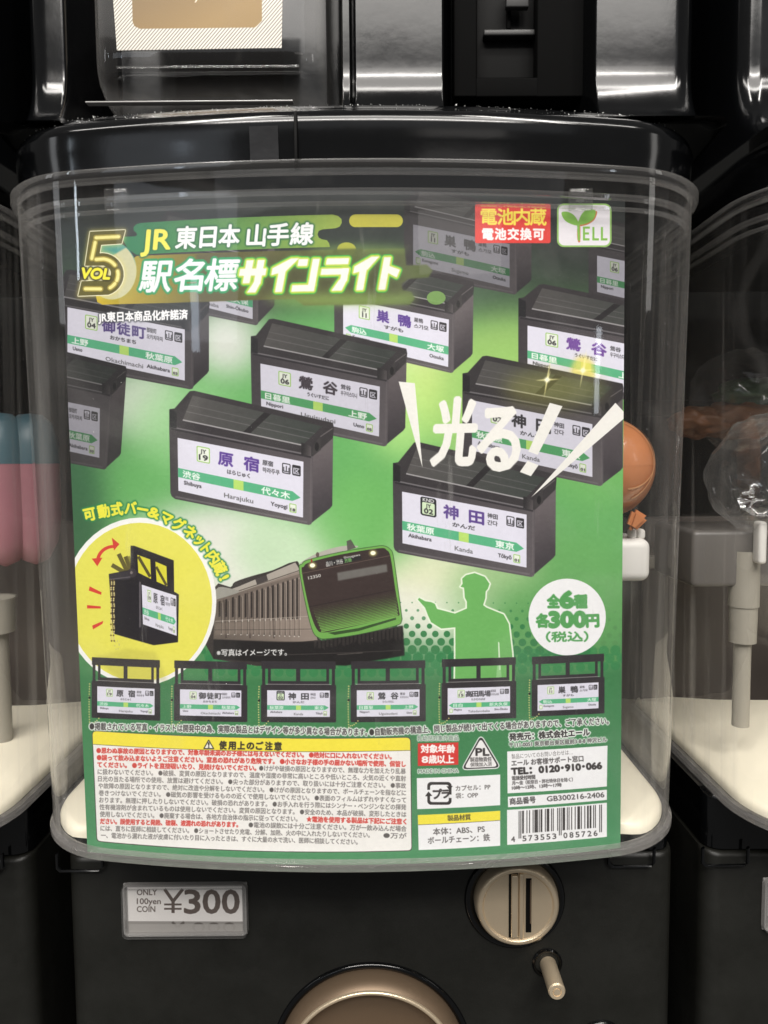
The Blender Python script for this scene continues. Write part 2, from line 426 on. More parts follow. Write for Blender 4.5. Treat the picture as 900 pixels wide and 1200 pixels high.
    sg([(553, 469), (694, 497), (694, 559), (553, 528)], *KAN, kcol=dkk, tone=.92, fade=.9)
    battery(pr, [(-10, 432), (130.5, 462), (124.5, 550), (-10, 525)], (16.5, -17), 18, .62)
    sg([(5, 456), (117, 478.6), (116.4, 536.5), (5, 512)], *OKA, kcol=dkk, tone=.62, fade=.8)
    battery(pr, [(199, 500), (366, 534), (365, 615), (200.5, 583)], (23.5, -21), 20, .98)
    sg([(208, 513), (355.5, 541), (355, 606.5), (209, 575)], *HAR, kcol=pur)
    battery(pr, [(461, 563), (626, 597), (625.5, 676), (462, 646)], (24.5, -24), 20, .98)
    sg([(471, 576), (617, 603), (616.8, 665), (471.5, 636.5)], *KAN, knd=True, kcol=(92, 66, 140))
    # glint stars
    for cx, cy, a in ((641, 445, 1), (683, 434, .8)):
        for ang, L in ((80, 26), (3, 16), (-100, 22), (183, 14), (68, 12)):
            t = math.radians(ang)
            q = [(cx+math.sin(t)*1.2, cy-math.cos(t)*1.2), (cx+L*math.cos(t), cy-L*math.sin(t)), (cx-math.sin(t)*1.2, cy+math.cos(t)*1.2)]
            fl(q, (255, 246, 170), .8*a, .5)
        pr.ell(cx, cy, 3, 3, (255, 252, 220), a, 1)
    # ------------------------------------------------ "it lights up!" burst
    cw = (232, 230, 224)
    for q in ([(467, 447), (486, 449), (495, 548)], [(721, 472), (735, 487), (622, 583)]):
        fl(q, cw)
    for st, x0, y0, x1, y1, em, sh in (('光', 506, 538, 555, 537, 84, .10), ('る', 560, 547, 607, 546, 90, .06)):
        pr.text(st, x0, y0, x1, y1, em, cw, 2.6, shear=sh)
    fl([(644, 472), (659, 476), (630, 533), (619, 529)], cw); fl([(618, 540), (631, 545), (622, 558), (609, 553)], cw)
    # ------------------------------------------------ title
    def band(pts, c0, c1, xa, xb, al=1, n=5):
        fl(pts, pr.grad((xa, 300), c0, (xb, 300), c1), al)
    # lower dark band, olive, with hooked right end
    lowb = [(112, 352), (122, 352), (340, 350), (350, 358), (480, 357), (486, 350), (478, 344), (472, 340), (470, 333), (478, 327), (500, 325), (507, 318), (505, 311), (440, 290), (390, 292), (160, 300), (104, 340)]
    g3 = pr.grad((110, 300), (206, 176, 40), (250, 296), (96, 92, 44))
    fl([(112, 345), (114, 354), (120, 357), (200, 355), (345, 350), (345, 294), (160, 300), (112, 335)], g3)
    fl([(230, 298), (420, 292), (474, 291), (476, 311), (500, 310), (507, 317), (502, 325), (478, 327), (470, 333), (472, 340), (482, 342), (486, 350), (480, 357), (356, 358), (345, 350), (230, 354)],
       pr.grad((240, 300), (92, 86, 50), (480, 330), (84, 96, 52)), 1, .8)
    pr.ell(400, 350, 90, 8, (150, 190, 90), .6, 5); pr.ell(420, 292, 60, 5, (140, 176, 90), .5, 4)
    fl([(300, 304), (470, 300), (470, 345), (300, 345)], (66, 66, 48), .5, 6)
    pr.ell(511, 349, 11, 8, (116, 156, 84), .95)
    pr.ell(406, 292, 11, 8, (166, 170, 62)); fl([(390, 292), (425, 291), (425, 303), (390, 303)], (86, 98, 52), .9, 1)
    # upper band
    top = [(156.5, 270), (156.5, 266), (160, 262.6), (165, 261.2), (390, 251.4), (396, 253), (400, 256.5), (400.5, 261), (398, 265.5), (393, 267.5), (378, 268.8), (373.5, 270.5), (372, 274.5), (373.5, 278.5), (377, 280.3), (383, 281.5), (385.5, 285), (386.5, 289.5), (160, 298.6), (150, 292), (142, 277.5), (158, 277), (160.5, 275.5), (160, 273)]
    fl(top, pr.grad((160, 280), (40, 122, 78), (395, 270), (142, 164, 66)))
    fl(rrect(409, 251.2, 472, 266.2, 7.4), (184, 178, 58))
    # the figure five on a pale disc
    pr.ell(132, 322, 27, 29, (150, 158, 90), .5, 5)
    pr.ell(131, 317, 29, 34, pr.grad((130, 296), (70, 140, 128), (130, 312), (196, 196, 140))); pr.ell(131, 317, 28, 33, pr.grad((130, 299), (76, 150, 140), (131, 301), (196, 194, 152)), 1)
    five = [(105.5, 271.5), (146.8, 269.5), (142.5, 285.5), (118.5, 287), (116.8, 296.8)]
    for i in range(15):
        t = math.radians(-88+i*11.5); five.append((119.5+25.5*math.cos(t), 321.5+25*math.sin(t)))
    five += [(91.5, 346.8), (95.5, 329.5), (114, 328.8)]
    for i in range(8):
        t = math.radians(78-i*22); five.append((118.5+11.5*math.cos(t), 320+9*math.sin(t)))
    five += [(99.5, 311.5)]
    gold = (232, 214, 104)
    m = pr.poly(five)
    pr.put(pr.blur(pr.grow(m, 2.6*TS), 2.4*TS), gold, .5)
    pr.put(pr.grow(m, .9*TS), (244, 240, 206))
    pr.put(m, (98, 92, 44)); pr.put(pr.blur(pr.poly([(110, 276), (141, 275), (139, 281), (114, 283), (110, 303), (104, 303)]), 1.5), (150, 140, 70), .5)
    bowl = [(119.5+18.8*math.cos(math.radians(t)), 321.5+18.2*math.sin(math.radians(t))) for t in range(-84, 84, 12)]
    tubes = [[(112.5, 278.6), (139, 277.4)], [(111.5, 284), (107.5, 303)], [(112.5, 304), (119, 303.6)]+bowl[:5], bowl[6:10], bowl[10:13], [(100, 338.4), (118, 338.6)]]
    for q in tubes: tube(pr, q, 6.6, (168, 152, 66), .9)
    for q in tubes: tube(pr, q, 3.6, (238, 228, 140))
    pr.text('VOL', 94, 326, 128, 327, 17.5, (240, 230, 56), 1.0, shear=.18, out=((1.6, (52, 50, 30), .5),))
    # title lettering
    pr.text('JR', 165.5, 292.5, 199, 291.5, 33, (238, 226, 80), 1.0, shear=.12, out=((1.5, (34, 104, 66), .8),))
    for st, x0, x1, y in (('東', 205.5, 229, 289), ('日', 234, 252, 288), ('本', 256, 279.5, 287), ('山', 289, 310, 286.5), ('手', 313, 337.5, 285.6), ('線', 340, 366, 284.7)):
        pr.text(st, x0, y, x1, y-.6, 27.5, (232, 232, 234), .9, shear=.12, out=((1.6, (44, 100, 64), .8),))
    ol = ((4.2, (42, 150, 92), .5),)
    for st, x0, x1, y in (('駅', 163, 199, 339), ('名', 203, 236, 338), ('標', 239, 276.5, 337.5)):
        pr.text(st, x0, y, x1, y-.8, 40, (40, 150, 92), 3.6, shear=.16)
    for st, x0, x1, y in (('駅', 163, 199, 339), ('名', 203, 236, 338), ('標', 239, 276.5, 337.5)):
        pr.text(st, x0, y, x1, y-.8, 40, (232, 232, 236), 1.0, shear=.16)
    # block katakana, drawn as bars: sa i n ra i to
    S_ = lambda x, y: (x+(320-y)*.18, y-(x-380)*.022)
    K = []
    def bar(x0, y0, x1, y1, w, w2=None):
        w2 = w2 or w
        K.append([S_(x0, y0), S_(x1, y0), S_(x1, y1), S_(x0, y1)])
    # sa
    bar(280, 313, 311, 321, 8); bar(286, 303, 294, 330, 8); bar(299, 303, 307, 331, 8); K.append([S_(299, 329), S_(307, 329), S_(303, 341), S_(293, 341)])
    # i
    K.append([S_(338, 302), S_(347, 302), S_(334, 317), S_(318, 321), S_(318, 313)]); bar(326, 315, 334, 341, 8)
    # n
    bar(347, 303, 358, 311, 8); bar(363.5, 303, 371.5, 334, 8); bar(345, 333.5, 371.5, 341, 8)
    # ra
    bar(380, 303, 406, 310, 8); bar(376, 315, 408, 322, 8); bar(400, 315, 408, 330, 8); K.append([S_(399, 328), S_(408, 328), S_(404, 341), S_(392, 341)])
    # i
    K.append([S_(432, 302), S_(441, 302), S_(430, 317), S_(414, 321), S_(414, 313)]); bar(421, 315, 429, 341, 8)
    # to
    bar(447, 303, 455, 341, 8); K.append([S_(454, 313), S_(468, 318), S_(466, 327), S_(454, 321)])
    ms = []
    for q in K: ms.append(pr.poly(q))
    for m in ms: pr.put(pr.blur(pr.grow(m, 4.5*TS), 2*TS), (110, 150, 60), .3)
    for m in ms: pr.put(pr.grow(m, 3.4*TS), (44, 170, 70))
    for m in ms: pr.put(pr.blur(pr.grow(m, 2.2*TS), .5*TS), (188, 208, 70))
    for m in ms: pr.put(pr.blur(pr.grow(m, .1*TS), .3*TS), (234, 234, 226))
    pr.text('JR東日本商品化許諾済', 115.5, 376.5, 220, 373, 12.4, (240, 240, 242), .5, out=((1.3, (60, 62, 66), .8),))
    # ------------------------------------------------ red badge and company mark
    fl(rrect(556.5, 239, 645, 285, 2.5), (222, 58, 52))
    for i, ch in enumerate('電池内蔵'): pr.text(ch, 563.5+i*19.3, 261.5+i*.15, 582+i*19.3, 261.5+i*.15, 20.5, (246, 224, 76), .6)
    for i, ch in enumerate('電池交換可'): pr.text(ch, 565+i*14.9, 279.5, 577.8+i*14.9, 279.8, 14.4, (240, 236, 236), .7)
    fl(rrect(652.5, 238.5, 716.5, 289.5, 8), (140, 186, 96)); fl(rrect(654.5, 240.3, 714.5, 287.6, 6.5), (226, 222, 228))
    lf = (126, 184, 74)
    fl(smooth_poly([(658, 249), (664, 248), (671, 251), (676, 257), (678.5, 264), (672, 263.5), (664, 260), (659.5, 255)], 4), lf)
    orr = (200, 120, 72)
    fl(smooth_poly([(698, 247), (699.5, 250), (696, 258), (688, 263.3), (681, 265), (680, 266), (679.8, 283), (676.5, 281), (677.5, 262), (690, 250)], 3), orr)
    fl(smooth_poly([(677.5, 263), (679, 256), (683, 249), (689, 245.5), (695, 245.5), (698, 248.5), (695, 257), (687, 262)], 4), lf)
    fl([(676, 262), (679.2, 262), (679.4, 282), (677, 282)], lf)
    for x, ch in ((683, 'E'), (694, 'L'), (704, 'L')):
        fl([(x, 266), (x+2.4, 266), (x+2.4, 281.5), (x, 281.5)], lf); fl([(x, 279.2), (x+7.6, 279.2), (x+7.6, 281.8), (x, 281.8)], lf)
        if ch == 'E': fl([(x, 265.5), (x+8, 265.5), (x+8, 268), (x, 268)], lf); fl([(x, 272.4), (x+7, 272.4), (x+7, 274.8), (x, 274.8)], lf)
    # ------------------------------------------------ train
    g = pr.grad((256, 720), (98, 88, 80), (350, 700), (142, 128, 118))
    fl(smooth_poly([(250, 690), (270, 688), (275, 682), (295, 675), (320, 668), (345, 658), (352, 668), (366, 742), (420, 770), (420, 778), (250, 772)], 3), (56, 50, 48))
    fl([(252, 700), (352, 668), (372, 750), (330, 754), (250, 750)], g)
    fl([(252, 697), (280, 687), (346, 659), (352, 669), (300, 687), (253, 703)], (172, 164, 154), .95)
    pr.line((254, 701), (352, 668), 1.2, (88, 78, 72), .9)
    for q0 in (262, 290, 318): pr.line((q0, 704-(q0-252)*.31), (q0+3, 748), 1.6, (70, 60, 56), .8)
    fl(smooth_poly([(350, 661), (372, 648), (400, 640), (420, 640), (404, 646), (366, 655)], 4), (176, 172, 162))
    pr.fill(smooth_poly([(250, 698), (256, 688), (272, 690), (280, 694), (256, 702)], 3), (150, 148, 140))
    random.seed(3)
    x = 256.0; wdt = 3.2
    while x < 350:
        t = (x-252)/100; tp = 704-t*31; bt = 722+t*3; L = 752
        fl([(x, tp+2), (x+wdt*.75, tp+1), (x+wdt*.75, bt), (x, bt+1)], (44, 38, 36), .9)
        fl([(x+wdt, tp+4), (x+wdt+.9, tp+4), (x+wdt+.9, 745+t*1), (x+wdt, 745+t*1)], (50, 44, 42), .6)
        pr.ell(x+wdt+1.6, 728-t*3, .7, 1.6, (214, 208, 200), .8); pr.ell(x+wdt, 743+t*3, .9, .7, (214, 208, 200), .8)
        fl([(x+wdt+1.2, tp+3), (x+wdt+2.4, tp+3), (x+wdt+2.4, 744), (x+wdt+1.2, 744)], (178, 166, 154), .35)
        x += 8.2-3.4*t+random.uniform(-.5, .5)
    fl([(252, 703), (352, 672), (353, 676), (252, 706)], (110, 98, 90), .8); fl([(252, 730), (364, 724), (368, 738), (252, 744)], (150, 136, 124), .35, 1)
    pr.line((252, 728), (364, 722), .8, (176, 166, 154), .7); pr.line((250, 738), (366, 737), .8, (60, 54, 50), .6)
    fl([(250, 749), (330, 752), (370, 752), (472, 733), (474, 768), (405, 780), (250, 772)], (30, 27, 27), 1, .6)
    for i in range(22):
        xx = 368+i*4.7; fl([(xx, 748-i*.8+2), (xx+3, 748-i*.8+2), (xx+3, 758-i*.6+random.uniform(-3, 6)), (xx, 760-i*.6)], (58, 52, 50), .6)
    pr.line((300, 768), (470, 762), 1, (70, 64, 62), .7); pr.line((395, 767), (425, 765), 1.2, (90, 84, 80), .7)
    face = smooth_poly([(351, 668), (354, 661), (362, 656), (400, 647), (440, 640.5), (450, 640), (457, 644), (460.5, 652), (466, 690), (470, 720), (470, 728), (463, 733), (420, 743), (384, 748), (374, 747), (367, 740), (360, 715)], 4)
    m = pr.poly(face); pr.put(pr.grow(m, .8*TS), (60, 90, 50)); pr.put(m, (108, 168, 76))
    inner = smooth_poly([(353.6, 670), (356, 664), (363, 658.8), (400, 649.6), (444, 642.4), (453, 644.6), (457.6, 653), (463, 690), (467.4, 716), (465.5, 722), (440, 728), (400, 737), (380, 741), (371, 737), (362.5, 714)], 4)
    pr.put(pr.poly(inner), (58, 46, 44))
    m = pr.poly([(359, 697), (462, 681), (466, 724), (382, 741), (370, 741)])
    for j in range(17):
        for i in range(66):
            u, v = (i+(j % 2)*.5)/66, j/16
            a_ = np.array([365.5, 712])*(1-u)+np.array([464.3, 694])*u; b_ = np.array([377, 740])*(1-u)+np.array([466.5, 722])*u
            q = a_*(1-v)+b_*v; pr.ell(q[0], q[1], .15+.78*v, .15+.78*v, (112, 168, 76), 1, n=8)
    fl([(384, 741.5), (420, 736), (464, 723.5), (464, 726), (420, 739.5), (392, 744)], (46, 70, 36), .9)
    fl([(395, 671), (453, 661), (454, 670), (396, 680.5)], (112, 110, 106), .9, .6)
    fl([(382, 657.5), (422, 650), (423.5, 655.5), (383, 663.5)], (40, 38, 40))
    pr.text('品川・渋谷', 382.5, 663.5, 402, 659.6, 6, (236, 236, 230), .15); pr.text('方面', 404, 659, 412, 657.4, 4.6, (130, 210, 110), .2); pr.text('Shinagawa', 403, 654.8, 422, 651, 3.6, (230, 230, 226), .1)
    pr.text('12350', 361.5, 679, 376, 675.8, 5, (220, 220, 216), .1)
    pr.line((353, 672), (457, 651), .7, (110, 92, 84), .8); pr.line((362, 711), (462, 691), .6, (30, 26, 26), .8)
    for cx, cy in ((366, 662.5), (437, 648)): pr.ell(cx, cy, 4.5, 3.6, (220, 216, 120), .7, 1.2); pr.ell(cx, cy, 3, 2.4, (255, 252, 222))
    fl([(406, 634), (411, 632), (417, 642), (407, 645)], (84, 78, 76), .9); fl([(299, 678), (312, 673), (314, 680), (301, 685)], (60, 54, 54), .9)
    pr.ell(365, 657, 1, 2, (160, 40, 40)); pr.ell(372, 650, 2, 3, (80, 60, 56), .8)
    # ------------------------------------------------ circle detail
    pr.ell(164, 705, 89.5, 98.5, (238, 238, 236)); 
    # clip look: the circle runs off the card at the left
    pr.ell(164, 705.5, 84.5, 93, pr.grad((100, 640), (222, 218, 84), (240, 760), (226, 220, 82)))
    fl([(150, 760), (182, 764), (196, 798), (138, 795), (110, 770)], (170, 164, 70), .35, 2)
    bk = (38, 34, 40)
    for a, b in (((155, 682), (139, 649)), ((155, 676), (131, 662)), ((158, 680), (147, 652))):
        pr.line(a, b, 5, (84, 76, 40), .9)
    for a, b in (((165, 682), (150, 652)), ((178, 680), (158, 655)), ((196, 690), (182, 672))): pr.line(a, b, 4, (110, 104, 44), .7)
    fl([(128, 673), (160, 667), (162, 674), (206, 695), (209, 697), (208, 752), (180, 755.5), (133, 742)], bk, grow=.6)
    fl([(128, 673), (156, 668), (160, 672), (150, 680), (128, 679)], (56, 52, 58)); pr.line((128, 679), (160, 675), 1, (110, 104, 110), .8)
    pr.line((164, 678), (164, 735), 2, (110, 104, 110), .8); fl([(134, 680), (163, 678), (163, 748), (135, 741)], (34, 31, 36))
    fr = [(153.5, 640), (157, 640), (203, 657), (203.5, 696), (198, 694), (153.5, 677)]
    fl(fr, bk, grow=.6); yel = (214, 208, 52)
    fl([(161, 650), (176, 655.5), (177, 678.5), (162, 671)], yel); fl([(182, 658), (195, 663.5), (196, 687), (183.5, 681.5)], yel)
    pr.line((162, 652), (176, 676), 3.5, (84, 76, 40)); pr.line((183, 664), (195, 686), 3, (84, 76, 40))
    pr.ell(155, 671, 5, 5.5, (56, 50, 56)); pr.ell(154, 671, 1.6, 1.8, (120, 112, 110))
    q = [(166, 685), (206.5, 698), (207, 745), (167.5, 731.5)]
    Lc = pr.f(q); sign(pr, q, *HAR, kcol=dkk, tone=1.0)
    for i in range(34):
        y = 680+i*2.15
        for dx in (-1.6, 1.4): pr.ell(132+dx+math.sin(i)*.4, y, 1.1, 1.1, (212, 196, 128) if i % 3 else (110, 90, 50), .95, n=8)
    for i in range(7): pr.ell(137+math.cos(i)*2.6, 756+math.sin(i)*5, .7, .7, (190, 186, 120), .9, n=8)
    rd = (214, 62, 50)
    t = np.linspace(math.radians(178), math.radians(275), 14)
    arc = np.stack([133+20.5*np.cos(t)*1.0, 658+19.5*np.sin(t)], 1); arc2 = np.stack([133+16.5*np.cos(t), 658+15.8*np.sin(t)], 1)
    fl(np.concatenate([arc, arc2[::-1]]), rd)
    fl([(131, 630), (140, 637.5), (133.5, 645)], rd); fl([(107.5, 654.5), (114, 663.5), (120, 653.5)], rd)
    for q in ([(105, 687), (119, 694), (118.5, 697), (104, 692)], [(102, 709), (118, 710.5), (118, 713), (102, 713)], [(108, 733), (121, 727.5), (120, 731), (109, 737.5)]): fl(q, rd)
    # arc lettering
    s_ = '可動式バー&マグネット内蔵!'; ang = np.linspace(-122.5, -15, len(s_)); ang = np.array([-123, -112.5, -102, -91.5, -82, -73.5, -64.5, -56, -48, -41.5, -35, -27, -18.5, -11.5])
    cen = [(105, 603), (121.5, 599.5), (137, 597), (153, 596), (167, 597.5), (180.5, 601), (195, 607.5), (209, 615), (222.5, 624), (233.5, 633), (241.5, 643), (249.5, 653.5), (257, 666), (262.5, 677)]
    jobs = []
    for i, ch in enumerate(s_):
        x, y = cen[i]; p_ = np.array(cen[max(0, i-1)]); n_ = np.array(cen[min(len(cen)-1, i+1)]); tv = (n_-p_)/np.hypot(*(n_-p_)); nv = np.array([-tv[1], tv[0]])
        w = {'!': 1.4, 'ッ': 4.3, '&': 6.6, 'ー': 6.2, 'ト': 3.6}.get(ch, 6.6); bl_ = np.array([x, y])+nv*5.6
        jobs.append((ch, *(bl_-tv*w), *(bl_+tv*w)))
    for j in jobs: pr.text(*j, 16.5, (44, 130, 74), 2.6, blur=.6)
    for j in jobs: pr.text(*j, 16.5, (232, 226, 60), .85)
    pr.text('※写真はイメージです。', 254, 768, 336, 767.5, 8.6, (236, 236, 236), .15, out=((.7, (50, 50, 48), .6),))
    # ------------------------------------------------ station officer, plain silhouette
    off = [(489.5, 702.5), (491, 700.5), (498, 704.5), (505, 705.5), (509.5, 707.5), (512, 713.5), (533, 719), (547, 713), (547, 705), (544.5, 700), (544, 692), (543.5, 688.5), (539.5, 687.5), (542, 684), (541.5, 678), (546, 674), (556, 671.5), (568, 676), (573.5, 684), (571.5, 690), (569, 693), (568.5, 701), (566, 709), (570, 712), (590, 720), (596, 731), (600, 765), (602, 800), (533, 800), (533.5, 770), (533.5, 735), (517, 736.5), (505, 729), (501, 720), (498, 712)]
    m = pr.poly(off); pr.put(pr.grow(m, 1.9*TS), (226, 236, 214)); pr.put(m, (104, 174, 90))
    fl([(583.5, 752), (585, 753), (586.5, 785), (584.5, 785)], (210, 232, 200)); fl([(583, 770), (586, 770), (588, 800), (581, 800)], (160, 210, 150), .6)
    # price disc
    pr.ell(664.5, 723, 45.3, 45, (234, 233, 236))
    gt = (80, 156, 84)
    pr.text('全', 641.5, 711, 655.5, 711, 16.5, gt, 1.2); pr.text('6', 657, 711.5, 671.5, 711.5, 26, gt, 2.2); pr.text('種', 673, 711, 687.5, 711, 16.5, gt, 1.2)
    pr.text('各', 628.5, 733.5, 643, 733.5, 16.5, gt, 1.2); pr.text('300', 644, 734.5, 686, 734, 24.5, gt, 2.1); pr.text('円', 687.5, 733.5, 701.5, 733, 16.5, gt, 1.2)
    pr.text('（税込）', 640, 751, 689, 750.5, 12.5, gt, .6)
    # ------------------------------------------------ six products
    D2 = [(108, 772, 187, 843, .045, (HAR, D(kcol=dkk))), (204.5, 775, 289, 846, .02, (OKA, D(kcol=dkk))), (306.5, 775, 393, 845.5, .01, (KAN, D(kcol=dkk, knd=True))),
          (411.5, 774, 498, 845, -.008, (UGU, D(kcol=dkk))), (518, 770.5, 604, 842, -.03, (TAK, D(kcol=dkk, left=True))), (623.5, 767, 707.5, 837, -.05, (SUG, D(kcol=dkk, left=True)))]
    D2 = [(108, 772, 187, 842, .045, (HAR, D(kcol=dkk))), (204.5, 775, 289, 844.5, .02, (OKA, D(kcol=dkk))), (306.5, 775, 393, 845.5, .005, (KAN, D(kcol=dkk, knd=True))),
          (411.5, 774.5, 498, 845, -.012, (UGU, D(kcol=dkk))), (518, 771.5, 604, 842, -.03, (TAK, D(kcol=dkk, left=True))), (623.5, 768, 707.5, 837, -.045, (SUG, D(kcol=dkk, left=True)))]
    for x0, y0, x1, y1, sl, sn in D2: product(pr, x0, y0, x1, y1, 1, sl, sn)
    # ------------------------------------------------ small print
    note = (('●掲載されている写真・イラストは開発中の為、実際の製品とはデザイン等が多少異なる場合があります。', 105, 854.5, 430, 861.5, 9.4), ('●自動販売機の構造上、同じ製品が続けて出てくる場合がありますので、ご了承ください。', 433, 861.5, 713, 848, 9.4))
    for st, x0, y0, x1, y1, em in note: pr.text(st, x0, y0, x1, y1, em, (64, 60, 60), .25, out=((1.35, (236, 240, 236), .25),))
    # caution panel
    def panel(q, c=WH, r=None): fl(q, c)
    cor = lambda a, b, c_, d: [np.array(p, float) for p in (a, b, c_, d)]
    def rquad(q, r, n=4):
        q = cor(*q); out = []
        for i in range(4):
            p, a, b = q[i], q[i-1], q[(i+1) % 4]
            pa = p+(a-p)/np.hypot(*(a-p))*r; pb = p+(b-p)/np.hypot(*(b-p))*r
            for t in np.linspace(0, 1, n+1): out.append((1-t)**2*pa+2*t*(1-t)*p+t*t*pb)
        return out
    pq = ((109.5, 857.5), (480.5, 863), (481, 997), (113.5, 984))
    pq = ((108.5, 856.8), (480.5, 864.5), (482, 996.5), (114, 985.5))
    fl(rquad(((107.7, 856), (481.4, 863.6), (482.9, 997.4), (113.2, 986.4)), 5), (74, 70, 66)); fl(rquad(pq, 4.5), (236, 234, 230))
    yb = pr.poly(rquad(((108.5, 856.8), (480.5, 864.5), (480.7, 885), (109, 877)), 4.5)); pr.put(yb, (240, 224, 62))
    fl([(108.8, 870), (480.6, 877), (480.6, 879.4), (109.3, 871.2)], (240, 224, 62)); fl([(109.2, 872.3), (480.7, 879.6), (480.8, 886), (109.5, 880)], (236, 234, 230)); pr.line((109, 872), (480.6, 879.2), .6, (90, 86, 70))
    fl([(244.5, 867), (238.6, 877.2), (250.6, 877.4)], (60, 56, 50), grow=.5); fl([(244.5, 868.4), (239.9, 876.4), (249.3, 876.6)], (238, 236, 222)); pr.text('!', 243.8, 875.8, 245.3, 875.8, 8.4, (50, 46, 44), .3)
    for i, ch in enumerate('使用上のご注意'): pr.text(ch, 257+i*10.75, 877+i*.2, 265.2+i*10.75, 877.1+i*.2, 10.2, (56, 50, 44), .55)
    RD, GY = (212, 72, 64), (98, 94, 92)
    lines = [
        [('●思わぬ事故の原因となりますので、対象年齢未満のお子様には与えないでください。 ●絶対に口に入れないでください。', 0, .955, RD, .42)],
        [('●誤って飲み込まないようご注意ください。窒息の恐れがあり危険です。 ●小さなお子様の手の届かない場所で使用、保管し', 0, 1, RD, .42)],
        [('てください。 ●ライトを直接覗いたり、見続けないでください。', 0, .515, RD, .42), ('●けがや破損の原因となりますので、無理な力を加えたり乱暴', .525, 1, GY, .12)],
        [('に扱わないでください。 ●破損、変質の原因となりますので、温度や湿度の非常に高いところや低いところ、火気の近くや直射', 0, 1, GY, .12)],
        [('日光の当たる場所での使用、放置は避けてください。 ●尖った部分がありますので、取り扱いには十分ご注意ください。 ●事故', 0, 1, GY, .12)],
        [('や故障の原因となりますので、絶対に改造や分解をしないでください。 ●けがの原因となりますので、ボールチェーンを指などに', 0, 1, GY, .12)],
        [('巻きつけないでください。 ●磁気の影響を受けるものの近くで使用しないでください。 ●表面のフィルムはずれやすくなって', 0, 1, GY, .12)],
        [('おります。無理に押したりしないでください。破損の恐れがあります。 ●お手入れを行う際にはシンナー・ベンジンなどの揮発', 0, 1, GY, .12)],
        [('性有機溶剤が含まれているものは使用しないでください。変質の原因となります。 ●安全のため、本品が破損、変形したときは', 0, 1, GY, .12)],
        [('使用しないでください。 ●廃棄する場合は、各地方自治体の指示に従ってください。', 0, .645, GY, .12), ('★電池を使用する製品は下記にご注意く', .675, 1, RD, .42)],
        [('ださい。誤使用すると発熱、破裂、液漏れの恐れがあります。', 0, .45, RD, .42), ('●電池の誤飲には十分ご注意ください。万が一飲み込んだ場合', .485, 1, GY, .12)],
        [('には、直ちに医師に相談してください。 ●ショートさせたり充電、分解、加熱、火の中に入れたりしないでください。', 0, .88, GY, .12), ('●万が', .925, 1, GY, .12)],
        [('一、電池から漏れた液が皮膚に付いたり目に入ったときは、すぐに大量の水で洗い、医師に相談してください。', 0, .84, GY, .12)]]
    for i, ln in enumerate(lines):
        a = np.array([113.2+i*.42, 882.0+i*8.28]); b = np.array([475.0+i*.1, 889.6+i*8.42])
        for st, u0, u1, c, bo in ln:
            p, q = a+(b-a)*u0, a+(b-a)*u1
            pr.text(st, p[0], p[1], q[0], q[1], 7.1, c, bo)
    # right-hand blocks
    pr.text('乳幼児対象外商品', 489, 867.5, 537, 867, 6.6, (90, 110, 96), .1, out=((.9, (232, 238, 232), .25),))
    fl([(489.5, 871), (537, 869.8), (537, 896), (489.5, 897.6)], (216, 60, 54))
    for i, ch in enumerate('対象年齢'): pr.text(ch, 493.3+i*10.1, 881.4, 502.7+i*10.1, 881.2, 10.2, (244, 240, 238), .55)
    for i, ch in enumerate('8歳以上'): pr.text(ch, [494.5, 502.5, 512.5, 522.6][i], 893.6, [501.6, 511.8, 521.8, 531.6][i], 893.3, 10.2, (244, 240, 238), .55)
    pr.text('MADE IN CHINA', 490, 906, 537, 905, 6.2, (90, 110, 96), .1, out=((1.0, (232, 238, 232), .25),))
    tri = [(563.4, 861.5), (586, 899.5), (541, 901.5)]
    fl(rquad3(tri, 6), (236, 236, 236), grow=1.2); fl(rquad3(tri, 6), (60, 58, 58)); tri2 = [(563.4, 865), (583.2, 898.3), (543.8, 900)]
    fl(rquad3(tri2, 5), (234, 232, 232))
    pr.text('PL', 557.5, 885.4, 573, 885.2, 12.3, (60, 56, 56), .55); pr.text('製造物責任', 550.8, 892.2, 576, 891.6, 5.6, (70, 66, 66), .2); pr.text('保険加入済', 551, 898, 576.3, 897.2, 5.2, (80, 76, 76), .12)
    fl([(488.3, 911.8), (586, 907.5), (586, 943.5), (488.8, 948.2)], WH)
    # recycling mark
    bk2 = (56, 52, 52)
    def ring(x0, y0, x1, y1, r, w):
        m1 = pr.poly(rrect(x0, y0, x1, y1, r)); m2 = pr.poly(rrect(x0+w, y0+w, x1-w, y1-w, r-w*.6))
        pr.put(m1, bk2); pr.put(m2, WH)
    ring(500.6, 916.3, 529, 943, 4.5, 3.2)
    fl([(526, 931), (530.5, 931), (530.5, 935), (526, 935)], WH); fl([(499.5, 925.5), (504.5, 925.5), (504.5, 929), (499.5, 929)], WH)
    fl([(523, 921.3), (530.5, 921), (526.5, 926)], bk2); fl([(498, 933), (506.5, 932.6), (502, 927.5)], bk2)
    pr.text('プ', 507.5, 935.5, 517.5, 935.4, 13, bk2, .6); pr.text('ラ', 518, 934.6, 526.5, 934.2, 11.5, bk2, .6)
    pr.text('カプセル：PP', 534, 926.5, 574.5, 924.5, 7, (90, 86, 84), .12); pr.text('袋：OPP', 534, 935.2, 560, 934, 7, (90, 86, 84), .12)
    fl([(489.5, 955), (586, 950), (586, 991), (490.5, 996)], WH); fl([(489.5, 955), (586, 950), (586, 961), (489.9, 966.6)], (240, 224, 62)); pr.line((490, 966.5), (586, 961.2), .6, (90, 86, 70))
    pr.text('製品材質', 524.5, 961.4, 551.5, 960, 7.2, (80, 74, 50), .25)
